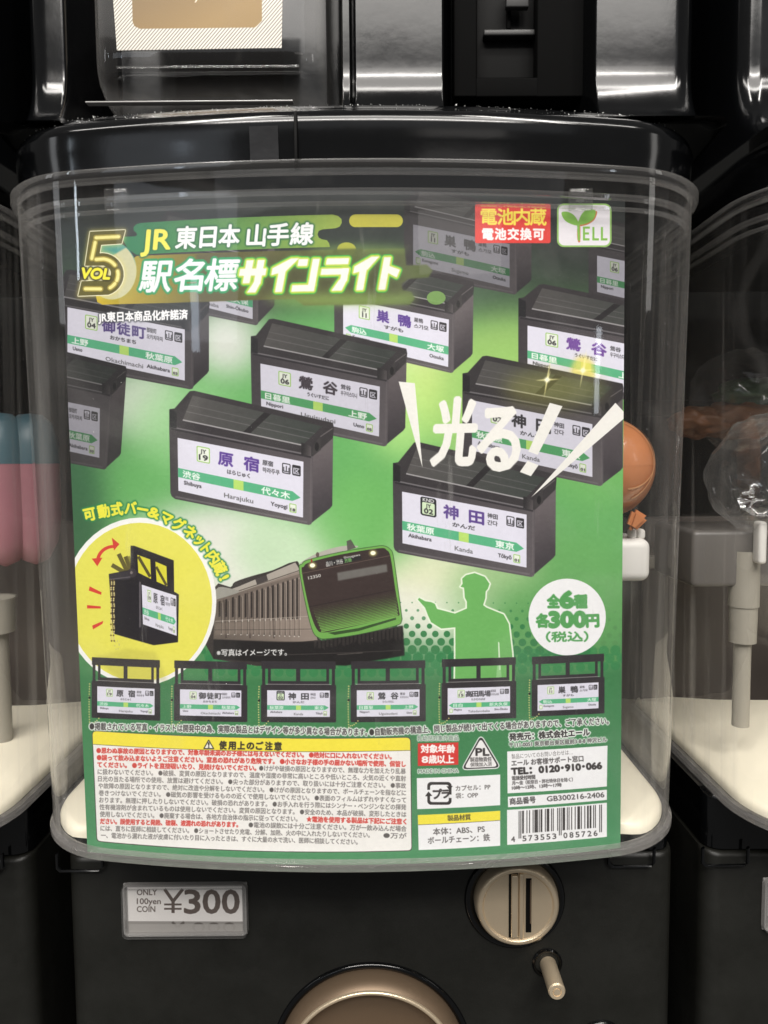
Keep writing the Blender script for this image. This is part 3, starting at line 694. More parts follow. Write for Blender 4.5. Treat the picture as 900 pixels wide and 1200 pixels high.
    pr.text('本体：ABS、PS', 507.5, 978, 568, 974.5, 9, (84, 80, 80), .15); pr.text('ボールチェーン：鉄', 501.5, 988.5, 574, 984.5, 9, (84, 80, 80), .15)
    oc = (60, 56, 56)
    pr.text('発売元：株式会社エール', 597, 867.2, 691, 861.2, 9.2, oc, .45, out=((1.5, (236, 240, 236), .25),))
    pr.text('〒111-0051 東京都台東区蔵前3-8-8 神沢ビル', 597, 875.5, 711, 868.8, 6.2, (70, 66, 66), .2, out=((1.1, (236, 240, 236), .25),))
    fl([(594.2, 880.5), (711.7, 873.7), (711, 921.5), (594.6, 929.6)], WH)
    pr.text('製品についてのお問い合わせは…', 599.5, 889, 671, 883.6, 6.3, (110, 106, 106), 0)
    pr.text('エール お客様サポート窓口', 599.5, 897.2, 683.5, 891.6, 7.6, oc, .2)
    pr.text('TEL：0120･910･066', 599.5, 907.6, 705, 900.6, 10.6, oc, .75)
    pr.text('電話受付時間', 600, 914, 627, 912.2, 5.2, oc, .3); pr.text('月～金（祝祭日・弊社特休日を除く）', 600, 919.5, 671, 915.2, 4.9, oc, .2); pr.text('10時～12時、13時～17時', 600, 925.2, 658, 921.4, 4.9, oc, .2)
    fl([(595, 933.5), (711, 925.3), (711, 937.3), (595.2, 945.8)], WH)
    pr.text('商品番号', 597.5, 942.4, 627.5, 940, 8.3, oc, .25); pr.text('GB300216-2406', 641, 939, 708, 934, 8.4, oc, .15)
    fl([(594, 949), (711, 940.5), (711, 980.5), (594.2, 990)], WH)
    # EAN bars
    Lc = ['0001101', '0011001', '0010011', '0111101', '0100011', '0110001', '0101111', '0111011', '0110111', '0001011']
    Gc = [''.join('1' if c == '0' else '0' for c in s)[::-1] for s in Lc]; Rc = [''.join('1' if c == '0' else '0' for c in s) for s in Lc]
    code = '4573553085726'; par = 'LGLLGG'
    bits = '101'+''.join((Lc if p == 'L' else Gc)[int(c)] for c, p in zip(code[1:7], par))+'01010'+''.join(Rc[int(c)] for c in code[7:])+'101'
    x0, x1 = 607.6, 705.2
    for i, b in enumerate(bits):
        if b == '0': continue
        guard = i < 3 or i > 91 or 45 <= i <= 49
        u = i/95; xa = x0+(x1-x0)*u; w = (x1-x0)/95
        ty = 950.4-7.6*u; by = (982.6-7.6*u if guard else 977-7.6*u)
        fl([(xa, ty), (xa+w, ty-.08), (xa+w, by-.08), (xa, by)], (50, 46, 46))
    bas = lambda x: 986.6-(x-600)*.074
    for i, ch in enumerate(code):
        x = 599.2 if i == 0 else (612.5+(i-1)*7.0 if i < 7 else 660.5+(i-7)*7.05)
        pr.text(ch, x, bas(x), x+4.3, bas(x+4.3), 9, oc, .15)
    # paper grain and slight fading
    n = RNG.normal(0, 1, (pr.h//6+2, pr.w//6+2)).astype(np.float32)
    n = np.repeat(np.repeat(n, 6, 0), 6, 1)[:pr.h, :pr.w]
    for _ in range(2): n = (n+np.roll(n, 2, 0)+np.roll(n, 2, 1)+np.roll(n, -3, 1))/4
    lum = pr.img@np.array([.3, .59, .11], np.float32)
    pr.img = lum[..., None]*.07+pr.img*.93
    pr.img += n[..., None]*.006
    return pr
def rquad3(q, r, n=4):
    q = [np.array(p, float) for p in q]; out = []
    for i in range(3):
        p, a, b = q[i], q[i-1], q[(i+1) % 3]
        pa = p+(a-p)/np.hypot(*(a-p))*r; pb = p+(b-p)/np.hypot(*(b-p))*r
        for t in np.linspace(0, 1, n+1): out.append((1-t)**2*pa+2*t*(1-t)*p+t*t*pb)
    return out
# ------------------------------------------------------------------ helpers for things
def mat(name, col, rough=.5, metal=0.0, spec=.5, bump=0.0, bscale=200, rvar=0.0, trans=0.0, coat=0.0, cvar=0.0, emit=None):
    m = bpy.data.materials.new(name); m.use_nodes = True; nt = m.node_tree; b = nt.nodes['Principled BSDF']
    b.inputs['Base Color'].default_value = (*col, 1); b.inputs['Roughness'].default_value = rough
    b.inputs['Metallic'].default_value = metal; b.inputs['Specular IOR Level'].default_value = spec
    b.inputs['Transmission Weight'].default_value = trans; b.inputs['Coat Weight'].default_value = coat; b.inputs['Coat Roughness'].default_value = .06
    tc = nt.nodes.new('ShaderNodeTexCoord')
    if bump:
        n = nt.nodes.new('ShaderNodeTexNoise'); n.inputs['Scale'].default_value = bscale; n.inputs['Detail'].default_value = 6
        nt.links.new(tc.outputs['Object'], n.inputs['Vector'])
        bp = nt.nodes.new('ShaderNodeBump'); bp.inputs['Strength'].default_value = bump; bp.inputs['Distance'].default_value = .001
        nt.links.new(n.outputs['Fac'], bp.inputs['Height']); nt.links.new(bp.outputs['Normal'], b.inputs['Normal'])
    if rvar or cvar:
        n = nt.nodes.new('ShaderNodeTexNoise'); n.inputs['Scale'].default_value = 28; n.inputs['Detail'].default_value = 9; n.inputs['Roughness'].default_value = .7
        nt.links.new(tc.outputs['Object'], n.inputs['Vector'])
        if rvar:
            r = nt.nodes.new('ShaderNodeMapRange'); r.inputs['From Min'].default_value = .3; r.inputs['From Max'].default_value = .75
            r.inputs['To Min'].default_value = rough; r.inputs['To Max'].default_value = rough+rvar
            nt.links.new(n.outputs['Fac'], r.inputs['Value']); nt.links.new(r.outputs['Result'], b.inputs['Roughness'])
        if cvar:
            mx = nt.nodes.new('ShaderNodeMix'); mx.data_type = 'RGBA'
            mx.inputs['A'].default_value = (*[c*(1-cvar) for c in col], 1); mx.inputs['B'].default_value = (*[min(1, c*(1+cvar)) for c in col], 1)
            nt.links.new(n.outputs['Fac'], mx.inputs['Factor']); nt.links.new(mx.outputs['Result'], b.inputs['Base Color'])
    return m

def clear_plastic(name, tint=.95, haze=.03, streak=.25, hz=(.85, .83, .80), rough=.03, edge=.55, scr=True):
    """thin clear sheet: see-through, mirror-like at a slant, slightly hazy, with side reflections and vertical light streaks painted into the haze"""
    m = bpy.data.materials.new(name); m.use_nodes = True; nt = m.node_tree; N = nt.nodes; L = nt.links
    N.clear(); out = N.new('ShaderNodeOutputMaterial')
    tr = N.new('ShaderNodeBsdfTransparent'); tr.inputs[0].default_value = (tint, tint, tint, 1)
    gl = N.new('ShaderNodeBsdfGlossy'); gl.inputs['Roughness'].default_value = rough; gl.inputs['Color'].default_value = (1, 1, 1, 1)
    df = N.new('ShaderNodeBsdfDiffuse'); df.inputs[0].default_value = (*hz, 1)
    tl = N.new('ShaderNodeBsdfTranslucent'); tl.inputs[0].default_value = (*hz, 1)
    ad = N.new('ShaderNodeMixShader'); ad.inputs[0].default_value = .5; L.new(df.outputs[0], ad.inputs[1]); L.new(tl.outputs[0], ad.inputs[2])
    lw = N.new('ShaderNodeLayerWeight'); lw.inputs[0].default_value = .5      # same mirror share from either side of the sheet
    f5 = N.new('ShaderNodeMath'); f5.operation = 'POWER'; f5.inputs[1].default_value = 5.0; L.new(lw.outputs['Facing'], f5.inputs[0])
    fr = N.new('ShaderNodeMath'); fr.operation = 'MULTIPLY_ADD'; fr.inputs[1].default_value = .8; fr.inputs[2].default_value = .05; L.new(f5.outputs[0], fr.inputs[0])
    tc = N.new('ShaderNodeTexCoord'); mp = N.new('ShaderNodeMapping'); mp.inputs['Scale'].default_value = (95, 95, 2.2)
    L.new(tc.outputs['Object'], mp.inputs[0])
    n = N.new('ShaderNodeTexNoise'); n.inputs['Scale'].default_value = 1; n.inputs['Detail'].default_value = 4; L.new(mp.outputs[0], n.inputs['Vector'])
    rp = N.new('ShaderNodeMapRange'); rp.inputs['From Min'].default_value = .48; rp.inputs['From Max'].default_value = .70; L.new(n.outputs['Fac'], rp.inputs['Value'])
    # haze amount = haze + facing^p * (edge*(.4 + streak noise))
    pw = N.new('ShaderNodeMath'); pw.operation = 'POWER'; pw.inputs[1].default_value = 2.2; L.new(lw.outputs['Facing'], pw.inputs[0])
    a = N.new('ShaderNodeMath'); a.operation = 'MULTIPLY_ADD'; a.inputs[1].default_value = streak; a.inputs[2].default_value = .45*edge; L.new(rp.outputs[0], a.inputs[0])  # grazing reflections and vertical light streaks put in as haze
    b = N.new('ShaderNodeMath'); b.operation = 'MULTIPLY_ADD'; b.inputs[2].default_value = haze; L.new(pw.outputs[0], b.inputs[0]); L.new(a.outputs[0], b.inputs[1])
    b.use_clamp = True
    hzfac = b
    if scr:   # fine scratches and rubbed spots
        n2 = N.new('ShaderNodeTexNoise'); n2.inputs['Scale'].default_value = 55; n2.inputs['Detail'].default_value = 8; n2.inputs['Roughness'].default_value = .75
        mp2 = N.new('ShaderNodeMapping'); mp2.inputs['Rotation'].default_value = (0, .9, 0); mp2.inputs['Scale'].default_value = (1, 1, .12)
        L.new(tc.outputs['Object'], mp2.inputs[0]); L.new(mp2.outputs[0], n2.inputs['Vector'])
        r2 = N.new('ShaderNodeMapRange'); r2.inputs['From Min'].default_value = .63; r2.inputs['From Max'].default_value = .70; r2.inputs['To Max'].default_value = .13
        L.new(n2.outputs['Fac'], r2.inputs['Value'])
        n4 = N.new('ShaderNodeTexNoise'); n4.inputs['Scale'].default_value = 17; n4.inputs['Detail'].default_value = 5; n4.inputs['Distortion'].default_value = 1.2; L.new(tc.outputs['Object'], n4.inputs['Vector'])
        r4 = N.new('ShaderNodeMapRange'); r4.inputs['From Min'].default_value = .52; r4.inputs['From Max'].default_value = .80; r4.inputs['To Max'].default_value = .075; L.new(n4.outputs['Fac'], r4.inputs['Value'])
        b2 = N.new('ShaderNodeMath'); b2.operation = 'ADD'; L.new(b.outputs[0], b2.inputs[0]); L.new(r4.outputs[0], b2.inputs[1]); b = b2
        s = N.new('ShaderNodeMath'); s.operation = 'ADD'; s.use_clamp = True; L.new(b.outputs[0], s.inputs[0]); L.new(r2.outputs[0], s.inputs[1]); hzfac = s
    m1 = N.new('ShaderNodeMixShader'); L.new(hzfac.outputs[0], m1.inputs[0]); L.new(tr.outputs[0], m1.inputs[1]); L.new(ad.outputs[0], m1.inputs[2])
    m2 = N.new('ShaderNodeMixShader'); L.new(fr.outputs[0], m2.inputs[0]); L.new(m1.outputs[0], m2.inputs[1]); L.new(gl.outputs[0], m2.inputs[2])
    bp = N.new('ShaderNodeBump'); bp.inputs['Strength'].default_value = .12; bp.inputs['Distance'].default_value = .002
    n3 = N.new('ShaderNodeTexNoise'); n3.inputs['Scale'].default_value = 18; n3.inputs['Detail'].default_value = 2; L.new(tc.outputs['Object'], n3.inputs['Vector'])
    L.new(n3.outputs['Fac'], bp.inputs['Height']); L.new(bp.outputs[0], gl.inputs['Normal'])
    L.new(m2.outputs[0], out.inputs[0])
    return m

def image_mat(name, im, rough=.35, coat=.0, spec=.4):
    m = bpy.data.materials.new(name); m.use_nodes = True; nt = m.node_tree; b = nt.nodes['Principled BSDF']
    t = nt.nodes.new('ShaderNodeTexImage'); t.image = im; t.extension = 'EXTEND'
    nt.links.new(t.outputs['Color'], b.inputs['Base Color'])
    b.inputs['Roughness'].default_value = rough; b.inputs['Specular IOR Level'].default_value = spec
    b.inputs['Coat Weight'].default_value = coat; b.inputs['Coat Roughness'].default_value = .12
    n = nt.nodes.new('ShaderNodeTexNoise'); n.inputs['Scale'].default_value = 9; n.inputs['Detail'].default_value = 2
    tc = nt.nodes.new('ShaderNodeTexCoord'); nt.links.new(tc.outputs['Object'], n.inputs['Vector'])
    bp = nt.nodes.new('ShaderNodeBump'); bp.inputs['Strength'].default_value = .25; bp.inputs['Distance'].default_value = .004
    nt.links.new(n.outputs['Fac'], bp.inputs['Height']); nt.links.new(bp.outputs['Normal'], b.inputs['Normal'])
    return m

def tag(o, label=None, cat=None, group=None, kind=None):
    if label: o['label'] = label
    if cat: o['category'] = cat
    if group: o['group'] = group
    if kind: o['kind'] = kind
    return o
def empty(name, loc, **k):
    o = bpy.data.objects.new(name, None); COL.objects.link(o); o.location = loc; o.empty_display_size = .02; tag(o, **k); return o
def mesh(name, verts, faces, m, parent=None, smooth=True, uv=None, sharp=None):
    me = bpy.data.meshes.new(name); me.from_pydata([tuple(map(float, v)) for v in verts], [], [tuple(map(int, f)) for f in faces])
    me.materials.append(m)
    if smooth: me.polygons.foreach_set('use_smooth', [True]*len(me.polygons))
    if sharp: me.set_sharp_from_angle(angle=math.radians(sharp))
    if uv is not None:
        l = me.uv_layers.new(name='UVMap'); vi = np.zeros(len(me.loops), int); me.loops.foreach_get('vertex_index', vi)
        l.data.foreach_set('uv', np.asarray(uv)[vi].ravel())
    me.update()
    o = bpy.data.objects.new(name, me); COL.objects.link(o)
    if parent:
        o.parent = parent; L = parent
        off = Vector((0, 0, 0)); q = parent
        while q: off += q.location; q = q.parent
        me.transform(Matrix.Translation(-off))
    return o
def bm_obj(name, bm, m, parent=None, smooth=True, sharp=35):
    me = bpy.data.meshes.new(name); bmesh.ops.recalc_face_normals(bm, faces=bm.faces); bm.to_mesh(me); bm.free(); me.materials.append(m)
    if smooth:
        me.polygons.foreach_set('use_smooth', [True]*len(me.polygons)); me.set_sharp_from_angle(angle=math.radians(sharp))
    o = bpy.data.objects.new(name, me); COL.objects.link(o)
    if parent:
        o.parent = parent; off = Vector((0, 0, 0)); q = parent
        while q: off += q.location; q = q.parent
        me.transform(Matrix.Translation(-off))
    return o
def box(name, x0, x1, y0, y1, z0, z1, m, parent=None, bev=.0015, seg=3):
    bm = bmesh.new(); bmesh.ops.create_cube(bm, size=1)
    for v in bm.verts: v.co = Vector(((x0+x1)/2+v.co.x*(x1-x0), (y0+y1)/2+v.co.y*(y1-y0), (z0+z1)/2+v.co.z*(z1-z0)))
    if bev: bmesh.ops.bevel(bm, geom=bm.edges[:], offset=bev, segments=seg, affect='EDGES', profile=.5)
    return bm_obj(name, bm, m, parent)
def lathe(name, c, prof, m, parent=None, n=96, axis=None, ell=(1, 1)):
    """profile (radius, forward) turned about the -Y axis at c; forward grows towards the viewer"""
    V, F = [], []
    for r, h in prof:
        for i in range(n):
            t = 2*math.pi*i/n; V.append((c[0]+r*math.cos(t)*ell[0], c[1]-h, c[2]+r*math.sin(t)*ell[1]))
    k = len(prof)
    for j in range(k-1):
        for i in range(n):
            a, b = j*n+i, j*n+(i+1) % n; F.append((a, b, b+n, a+n))
    if prof[-1][0] < 1e-6 or True:
        pass
    o = mesh(name, V, F, m, parent, True, sharp=32); return o
def arc(cx, cy, r, a0, a1, n=6):
    return [(cx+r*math.cos(math.radians(a0+(a1-a0)*i/n)), cy+r*math.sin(math.radians(a0+(a1-a0)*i/n))) for i in range(n+1)]

# ---- the footprint of a display case: bowed front, round corners, straight sides
def footprint(off=0.0, back=.22, cx=.0045, hw=.1745, y0=-.006, step=.004, r=.047):
    """left back -> front -> right back; off > 0 lies outside"""
    xs = .1285; k = CARD_BOW*.92/CARD_HW**2; sl = 2*k*xs; a = math.atan(sl)
    pts = []
    n = 40
    for i in range(n+1):
        x = -xs+2*xs*i/n; s = 2*k*x; nx, ny = s, -1; l = math.hypot(nx, ny); pts.append((x, y0+k*x*x, nx/l, ny/l))
    rr = (hw-xs)/(1-math.sin(a)); ex, ey = xs, y0+k*xs*xs
    ccx, ccy = ex-rr*math.sin(a), ey+rr*math.cos(a)
    cor = []
    for i in range(1, 15):
        t = a+(math.pi/2-a)*i/14; cor.append((ccx+rr*math.sin(t), ccy-rr*math.cos(t), math.sin(t), -math.cos(t)))
    side = [(hw, ccy+(back-ccy)*i/8, 1, 0) for i in range(1, 9)]
    right = cor+side; left = [(-x, y, -nx, ny) for x, y, nx, ny in right][::-1]
    return [(cx+x+nx*off, y+ny*off) for x, y, nx, ny in left+pts+right]
def taper(z): return 1-.036*(1-min(1, max(0, z/.33)))
def sweep(name, prof, m, parent=None, dx=0.0, closed=True, wob=0, **fk):
    """prof: list of (outward offset, z)"""
    V, F = [], []
    rings = []
    base = footprint(0, **fk); n = len(base)
    for o_, z in prof:
        k_ = taper(z)
        for x, y in footprint(o_, **fk): V.append((.0045+(x-.0045)*k_+dx, y, z))
    k = len(prof)
    for j in range(k if closed else k-1):
        j2 = (j+1) % k
        for i in range(n-1): F.append((j*n+i, j*n+i+1, j2*n+i+1, j2*n+i))
    return mesh(name, V, F, m, parent, True, sharp=40)
def bead(o, z, r, n=10): return [(o+r*math.cos(2*math.pi*i/n), z+r*math.sin(2*math.pi*i/n)) for i in range(n)]

# ------------------------------------------------------------------ materials
M_gloss = mat('black_gloss_plastic', (.0022, .0024, .0027), .09, spec=.5, bump=.06, bscale=60, rvar=.07)
M_satin = mat('black_satin_plastic', (.0085, .0085, .0068), .36, spec=.34, bump=.05, bscale=900, rvar=.22, cvar=.25)
M_dark = mat('dark_cavity_plastic', (.004, .004, .004), .6, spec=.1)
M_shadow = mat('coin_column_plastic', (.004, .004, .004), .8, spec=.03)
M_back = mat('dark_back_panel', (.005, .0052, .005), .85, spec=.05, cvar=.2)
M_cream = mat('cream_plastic', (.86, .80, .64), .38, spec=.45, bump=.05, bscale=30, cvar=.05)
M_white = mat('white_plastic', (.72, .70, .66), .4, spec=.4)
M_wshade = mat('darker_white_plastic', (.30, .28, .235), .45, cvar=.1)  # darker tone of the white plastic
M_bronze = mat('champagne_metal_paint', (.84, .69, .49), .30, metal=.7, rvar=.12, bump=.12, bscale=1400, cvar=.08)
M_bronze2 = mat('brown_metal_paint', (.20, .14, .09), .42, metal=.5, rvar=.1, cvar=.08)
M_orange2 = mat('pale_orange_plastic', (.72, .36, .17), .3)
M_rear = mat('beige_haze_panel', (.20, .175, .15), .5, rvar=.1, cvar=.15)  # beige of reflected cream and shell haze, put into the colour
M_rear2 = mat('brown_rear_panel', (.055, .042, .035), .5, rvar=.1, cvar=.3)
M_tray = mat('grey_tray_plastic', (.13, .12, .11), .4, cvar=.1)
M_orange = mat('orange_plastic', (.50, .19, .075), .28, trans=.0, cvar=.2, coat=.4)
M_shell = clear_plastic('clear_case_plastic', .975, .006, .75, edge=.34)
M_rimp = clear_plastic('cream_lit_rim_plastic', .88, .15, .3, hz=(.80, .77, .74), rough=.05, edge=.3, scr=False)  # pale haze stands in for cream light scattered in the rim
M_rim = clear_plastic('clear_rim_plastic', .90, .035, .02, rough=.035, edge=.28, scr=False)
M_lens = clear_plastic('clear_window_plastic', .97, .01, .1, edge=.4)
M_cap = clear_plastic('clear_capsule_plastic', .9, .04, .2, rough=.05, edge=.5, scr=False)
M_grey = mat('clear_grey_frame', (.34, .33, .32), .25, spec=.6, coat=.3, bump=.1, bscale=80)
PITCH_X = .372

# ------------------------------------------------------------------ the cabinet wall behind the machines
w = box('wall', -1.1, 1.1, .30, .34, -.6, .9, M_back, None, 0); tag(w, kind='structure')

# ------------------------------------------------------------------ the large printed card
def build_card():
    pr = paint_card(); im = pr.image('card_print')
    tl, tr, br, bl = on_card([(69.5, 235), (732.5, 236), (727, 993.5), (102.5, 998)])
    V, F, U = [], [], []; nx, nz = 60, 12
    for j in range(nz+1):
        for i in range(nx+1):
            u, v = i/nx, j/nz
            q = (tl*(1-u)+tr*u)*(1-v)+(bl*(1-u)+br*u)*v
            V.append((q[0], float(bow(q[0])), q[1])); U.append(((q[0]-CX0)/(CX1-CX0), (q[1]-CZ0)/(CZ1-CZ0)))
    n = len(V)
    V += [(x, y+.0006, z) for x, y, z in V]; U += U
    w_ = nx+1
    for j in range(nz):
        for i in range(nx):
            a = j*w_+i; F.append((a, a+w_, a+w_+1, a+1)); F.append((n+a, n+a+1, n+a+w_+1, n+a+w_))
    edge = [i for i in range(w_)]+[j*w_+nx for j in range(1, nz+1)]+[nz*w_+i for i in range(nx-1, -1, -1)]+[j*w_ for j in range(nz-1, 0, -1)]
    for a, b in zip(edge, edge[1:]+edge[:1]): F.append((a, b, n+b, n+a))
    o = mesh('display_card', V, F, image_mat('card_print', im, .32, .15), None, True, U, sharp=40)
    tag(o, 'large green printed card of station sign lights behind the clear window of the middle machine', 'card')
build_card()

# ------------------------------------------------------------------ display cases
def display_case(dx, label, z0=.0, z1=.3272, clips=True, y_shift=0):
    t = empty('display_case', (.0045+dx, .1, z0), label=label, cat='display case', group='clear display cases in a row')
    sweep('clear_shell', [(0, z0+.004), (0, z1-.003)], M_shell, t, dx, closed=False)
    sweep('top_rim', [(-.001, z1-.006), (.0022, z1-.0055), (.0030, z1-.004), (.0030, z1-.0008), (.0022, z1), (-.003, z1), (-.003, z1-.002), (-.0012, z1-.003)], M_rim, t, dx)
    sweep('inner_ledge', [(-.0010, z1-.0135), (-.0008, z1-.0115), (-.0040, z1-.0115), (-.0040, z1-.0135)], M_rim, t, dx)
    sweep('lower_ledge', [(-.0012, z1-.0185), (-.0010, z1-.0172), (-.0034, z1-.0172), (-.0034, z1-.0185)], M_rim, t, dx, wob=1)
    sweep('bottom_rim', [(.0003, z0), (.0018, z0+.0008), (.0018, z0+.0034), (.0003, z0+.0046), (-.0030, z0+.0046), (-.0034, z0)], M_rimp, t, dx)
    box('added_rear_panel', -.158+dx, .167+dx, .215, .219, .0, .150, M_rear if dx == 0 else M_rear2, t, .001)  # added panel; the middle one's beige stands in for haze and reflected cream
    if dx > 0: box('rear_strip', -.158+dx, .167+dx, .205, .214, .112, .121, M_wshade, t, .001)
    if clips:
        for px_ in (127.5, 687):
            c = P(px_, 228, -.0035); x = c[0]+dx; yy = float(bow(c[0]-.004))-.0098
            box('clip', x-.0055, x+.0055, yy+.006, yy+.0085, c[2]-.004, c[2]+.006, M_rim, t, .0008)
    return t
display_case(0, 'clear display case of the middle machine holding the large green card')
display_case(-.358, 'clear display case at the left edge holding pink and blue capsules')
display_case(PITCH_X, 'clear display case at the right edge holding clear wrapped capsules')

def capsule_tray(dx, label):
    t = empty('cream_tray', (.0045+dx, .1, .0), label=label, cat='tray', group='cream trays in the display cases')
    V, F = [], []; rings = [(-.0035, .0045), (-.0035, .0068), (-.0050, .0092), (-.008, .0102), (-.02, .0106), (-.06, .016), (-.11, .026)]
    n = len(footprint(0, r=.05)); cx = .0045
    for o_, z in rings:
        for x, y in footprint(o_ if o_ > -.03 else -.02):
            w_ = 1-float(np.clip((abs(x)-.138)/.022, 0, 1)); w_ = w_*w_*(3-2*w_); y = max(y, (float(bow(x))+.004)*w_+y*(1-w_))
            if o_ <= -.03:
                s = 1-(-o_-.02)*6; x = cx+(x-cx)*s; y = .11+(y-.11)*s
            V.append((.0045+(x-.0045)*taper(z)+dx, y, z))
    for j in range(len(rings)-1):
        for i in range(n-1): F.append((j*n+i, j*n+i+1, (j+1)*n+i+1, (j+1)*n+i))
    V.append((cx+dx, .13, .034)); c = len(V)-1; j = len(rings)-1
    for i in range(n-1): F.append((j*n+i, j*n+i+1, c))
    mesh('tray_floor', V, F, M_cream, t, True)
    return t
capsule_tray(0, 'cream plastic tray floor showing beside the foot of the green card')
capsule_tray(-.358, 'cream plastic tray floor in the left display case')
capsule_tray(PITCH_X, 'cream plastic tray floor with a white post in the right display case')

# ------------------------------------------------------------------ lower machines: front panel, coin dial, price window, return pin, crank
def rounded_slab(name, x0, x1, y, z0, z1, r, depth, m, parent):
    """panel with rounded long vertical edges and a slightly rounded top"""
    bm = bmesh.new()
    prof = [(x0, y+depth)]+[(x0+r-r*math.cos(math.radians(a)), y+r-r*math.sin(math.radians(a))) for a in range(0, 91, 10)]
    prof += [(x1-r+r*math.sin(math.radians(a)), y+r-r*math.cos(math.radians(a))) for a in range(0, 91, 10)]+[(x1, y+depth)]
    zs = [(z0, 0), (z1-.003, 0), (z1-.001, .001), (z1, .003)]
    rows = []
    for z, ins in zs: rows.append([bm.verts.new((x, yy+ins, z)) for x, yy in prof])
    for a, b in zip(rows, rows[1:]):
        for i in range(len(prof)-1): bm.faces.new((a[i], a[i+1], b[i+1], b[i]))
    bm.faces.new(rows[-1])
    return bm_obj(name, bm, m, parent, True, 50)
YP = .072
def lower_machine(dx, label, full=False):
    t = empty('capsule_machine', (.0087+dx, YP+.08, -.30), label=label, cat='capsule machine')
    xl, xr = -.1690+dx, .1862+dx
    rounded_slab('front_panel', xl, xr, YP, -.36, -.0345, .010, .16, M_satin, t)
    rounded_slab('upper_band', xl+.0015, xr-.0015, YP+.002, -.0335, -.001, .010, .16, M_gloss, t)
    box('under_shelf', xl+.05, xr-.05, .03, YP+.06, -.006, -.0015, M_dark, t, .001)
    for px_ in (96, 738):                                           # wire-like catch under the case
        x = P(px_, 1003, YP)[0]+dx
        s = 1 if px_ > 400 else -1
        bm = bmesh.new()
        path = [(x-.013, -.030), (x-.013, -.0385), (x-.011, -.0405), (x+.011, -.0405), (x+.013, -.0385), (x+.013, -.030)]
        prev = None
        for q in path:
            ring = [bm.verts.new((q[0]+.0012*math.cos(a)*.8, YP-.003+.0012*math.sin(a), q[1]+.0012*math.cos(a)*.6)) for a in np.linspace(0, 2*math.pi, 9)[:-1]]
            if prev:
                for i in range(8): bm.faces.new((prev[i], prev[(i+1) % 8], ring[(i+1) % 8], ring[i]))
            prev = ring
        bm_obj('catch', bm, M_gloss, t)
    return t
tm = lower_machine(0, 'black lower front of the middle machine with bronze coin dial and 300 yen price window')
tl_ = lower_machine(-.3755, 'black lower machine front at the left edge below the pink capsules')
tr_ = lower_machine(PITCH_X+.0, 'black lower machine front at the right edge below the wrapped capsules')

# coin dial
c = P(603, 1053, YP); C0 = (c[0], YP, c[2]); kk = .437/FPX
cd_ = lathe('coin_dial', C0, [(.0292, -.001)]+[(.0292, .001)]+arc(.0268, .0005, .0024, 0, 180, 8)+[(.0244, -.001), (.0244, -.004)], M_gloss, tm)
fk = (C0[0]+.0004, YP, C0[2]+.001)
bz = lathe('dial_bezel', fk, [(.0243, -.004), (.0243, .004), (.0236, .0085), (.0226, .0100), (.0218, .0104), (.0206, .0104), (.0200, .0098), (.0196, .0092), (.0, .0090)], M_bronze, cd_)
x, z = fk[0], fk[2]
yb = YP-.0090
box('dial_rib', x-.0042, x-.0004, yb-.0030, yb+.002, z-.0172, z+.0195, M_bronze, cd_, .0006)
box('dial_rib', x+.0003, x+.0030, yb-.0022, yb+.002, z-.0186, z+.0200, M_bronze, cd_, .0008)
box('rib_gap', x-.0053, x-.0002, yb-.0008, yb+.001, z-.0182, z+.0200, M_dark, cd_, 0)
box('coin_slot', x+.0044, x+.0076, yb-.0006, yb+.001, z-.0155, z+.0165, M_dark, cd_, .0002)
box('slot_lip', x+.0067, x+.0074, yb-.0012, yb+.001, z-.0100, z+.0160, M_bronze2, cd_, .0003)
# return pin
c = P(641, 1128, YP)
pn = lathe('return_pin', (c[0], YP, c[2]), [(.0088, -.002), (.0088, .0008), (.0080, .0018), (.0070, .0012), (.0066, -.002), (.0066, -.012)], M_gloss, tm)
lathe('pin_hole', (c[0], YP, c[2]), [(.0066, -.0006), (.0, -.0006)], M_dark, pn, n=32)
lathe('pin_shaft', (c[0]+.0006, YP, c[2]-.001), [(.0048, -.002), (.0048, .0225), (.0042, .0234), (.0026, .0234), (.0024, .0228), (.0020, .0228), (.0018, .0234), (0, .0234)], M_bronze, pn, n=40)
# crank
c = P(436, 1240, YP)
cr_ = lathe('crank', (c[0], YP, c[2]), [(.0600, -.001)]+arc(.0578, .0, .0020, 0, 180, 6)+[(.0558, -.003)], M_gloss, tm)
lathe('crank_dish', (c[0], YP, c[2]), [(.0556, -.004), (.0556, .002), (.0545, .0070), (.0525, .0110), (.0505, .0125), (.0485, .0120), (.0475, .0090), (.0465, .005), (.0445, .0035), (.040, .0025), (.0, .0015)], M_bronze2, cr_)
lathe('crank_ring', (c[0], YP, c[2]), [(.0512, .0118)]+arc(.0498, .0124, .0012, 0, 180, 8)+[(.0484, .0118)], M_bronze, cr_)
hb = bmesh.new(); bmesh.ops.create_cube(hb, size=1)
for v in hb.verts: v.co = Vector((c[0]+v.co.x*.074, YP-.012+v.co.y*.014, c[2]+v.co.z*.018))
bmesh.ops.bevel(hb, geom=hb.edges[:], offset=.005, segments=4, affect='EDGES'); bm_obj('crank_handle', hb, M_bronze2, cr_)
# lock at the bottom edge
c = P(704, 1222, YP)
lathe('lock_ring', (c[0], YP, c[2]), [(.0145, -.001)]+arc(.0128, .001, .0017, 0, 180, 6)+[(.0105, .0)]+[(.0, -.0005)], M_gloss, tm)

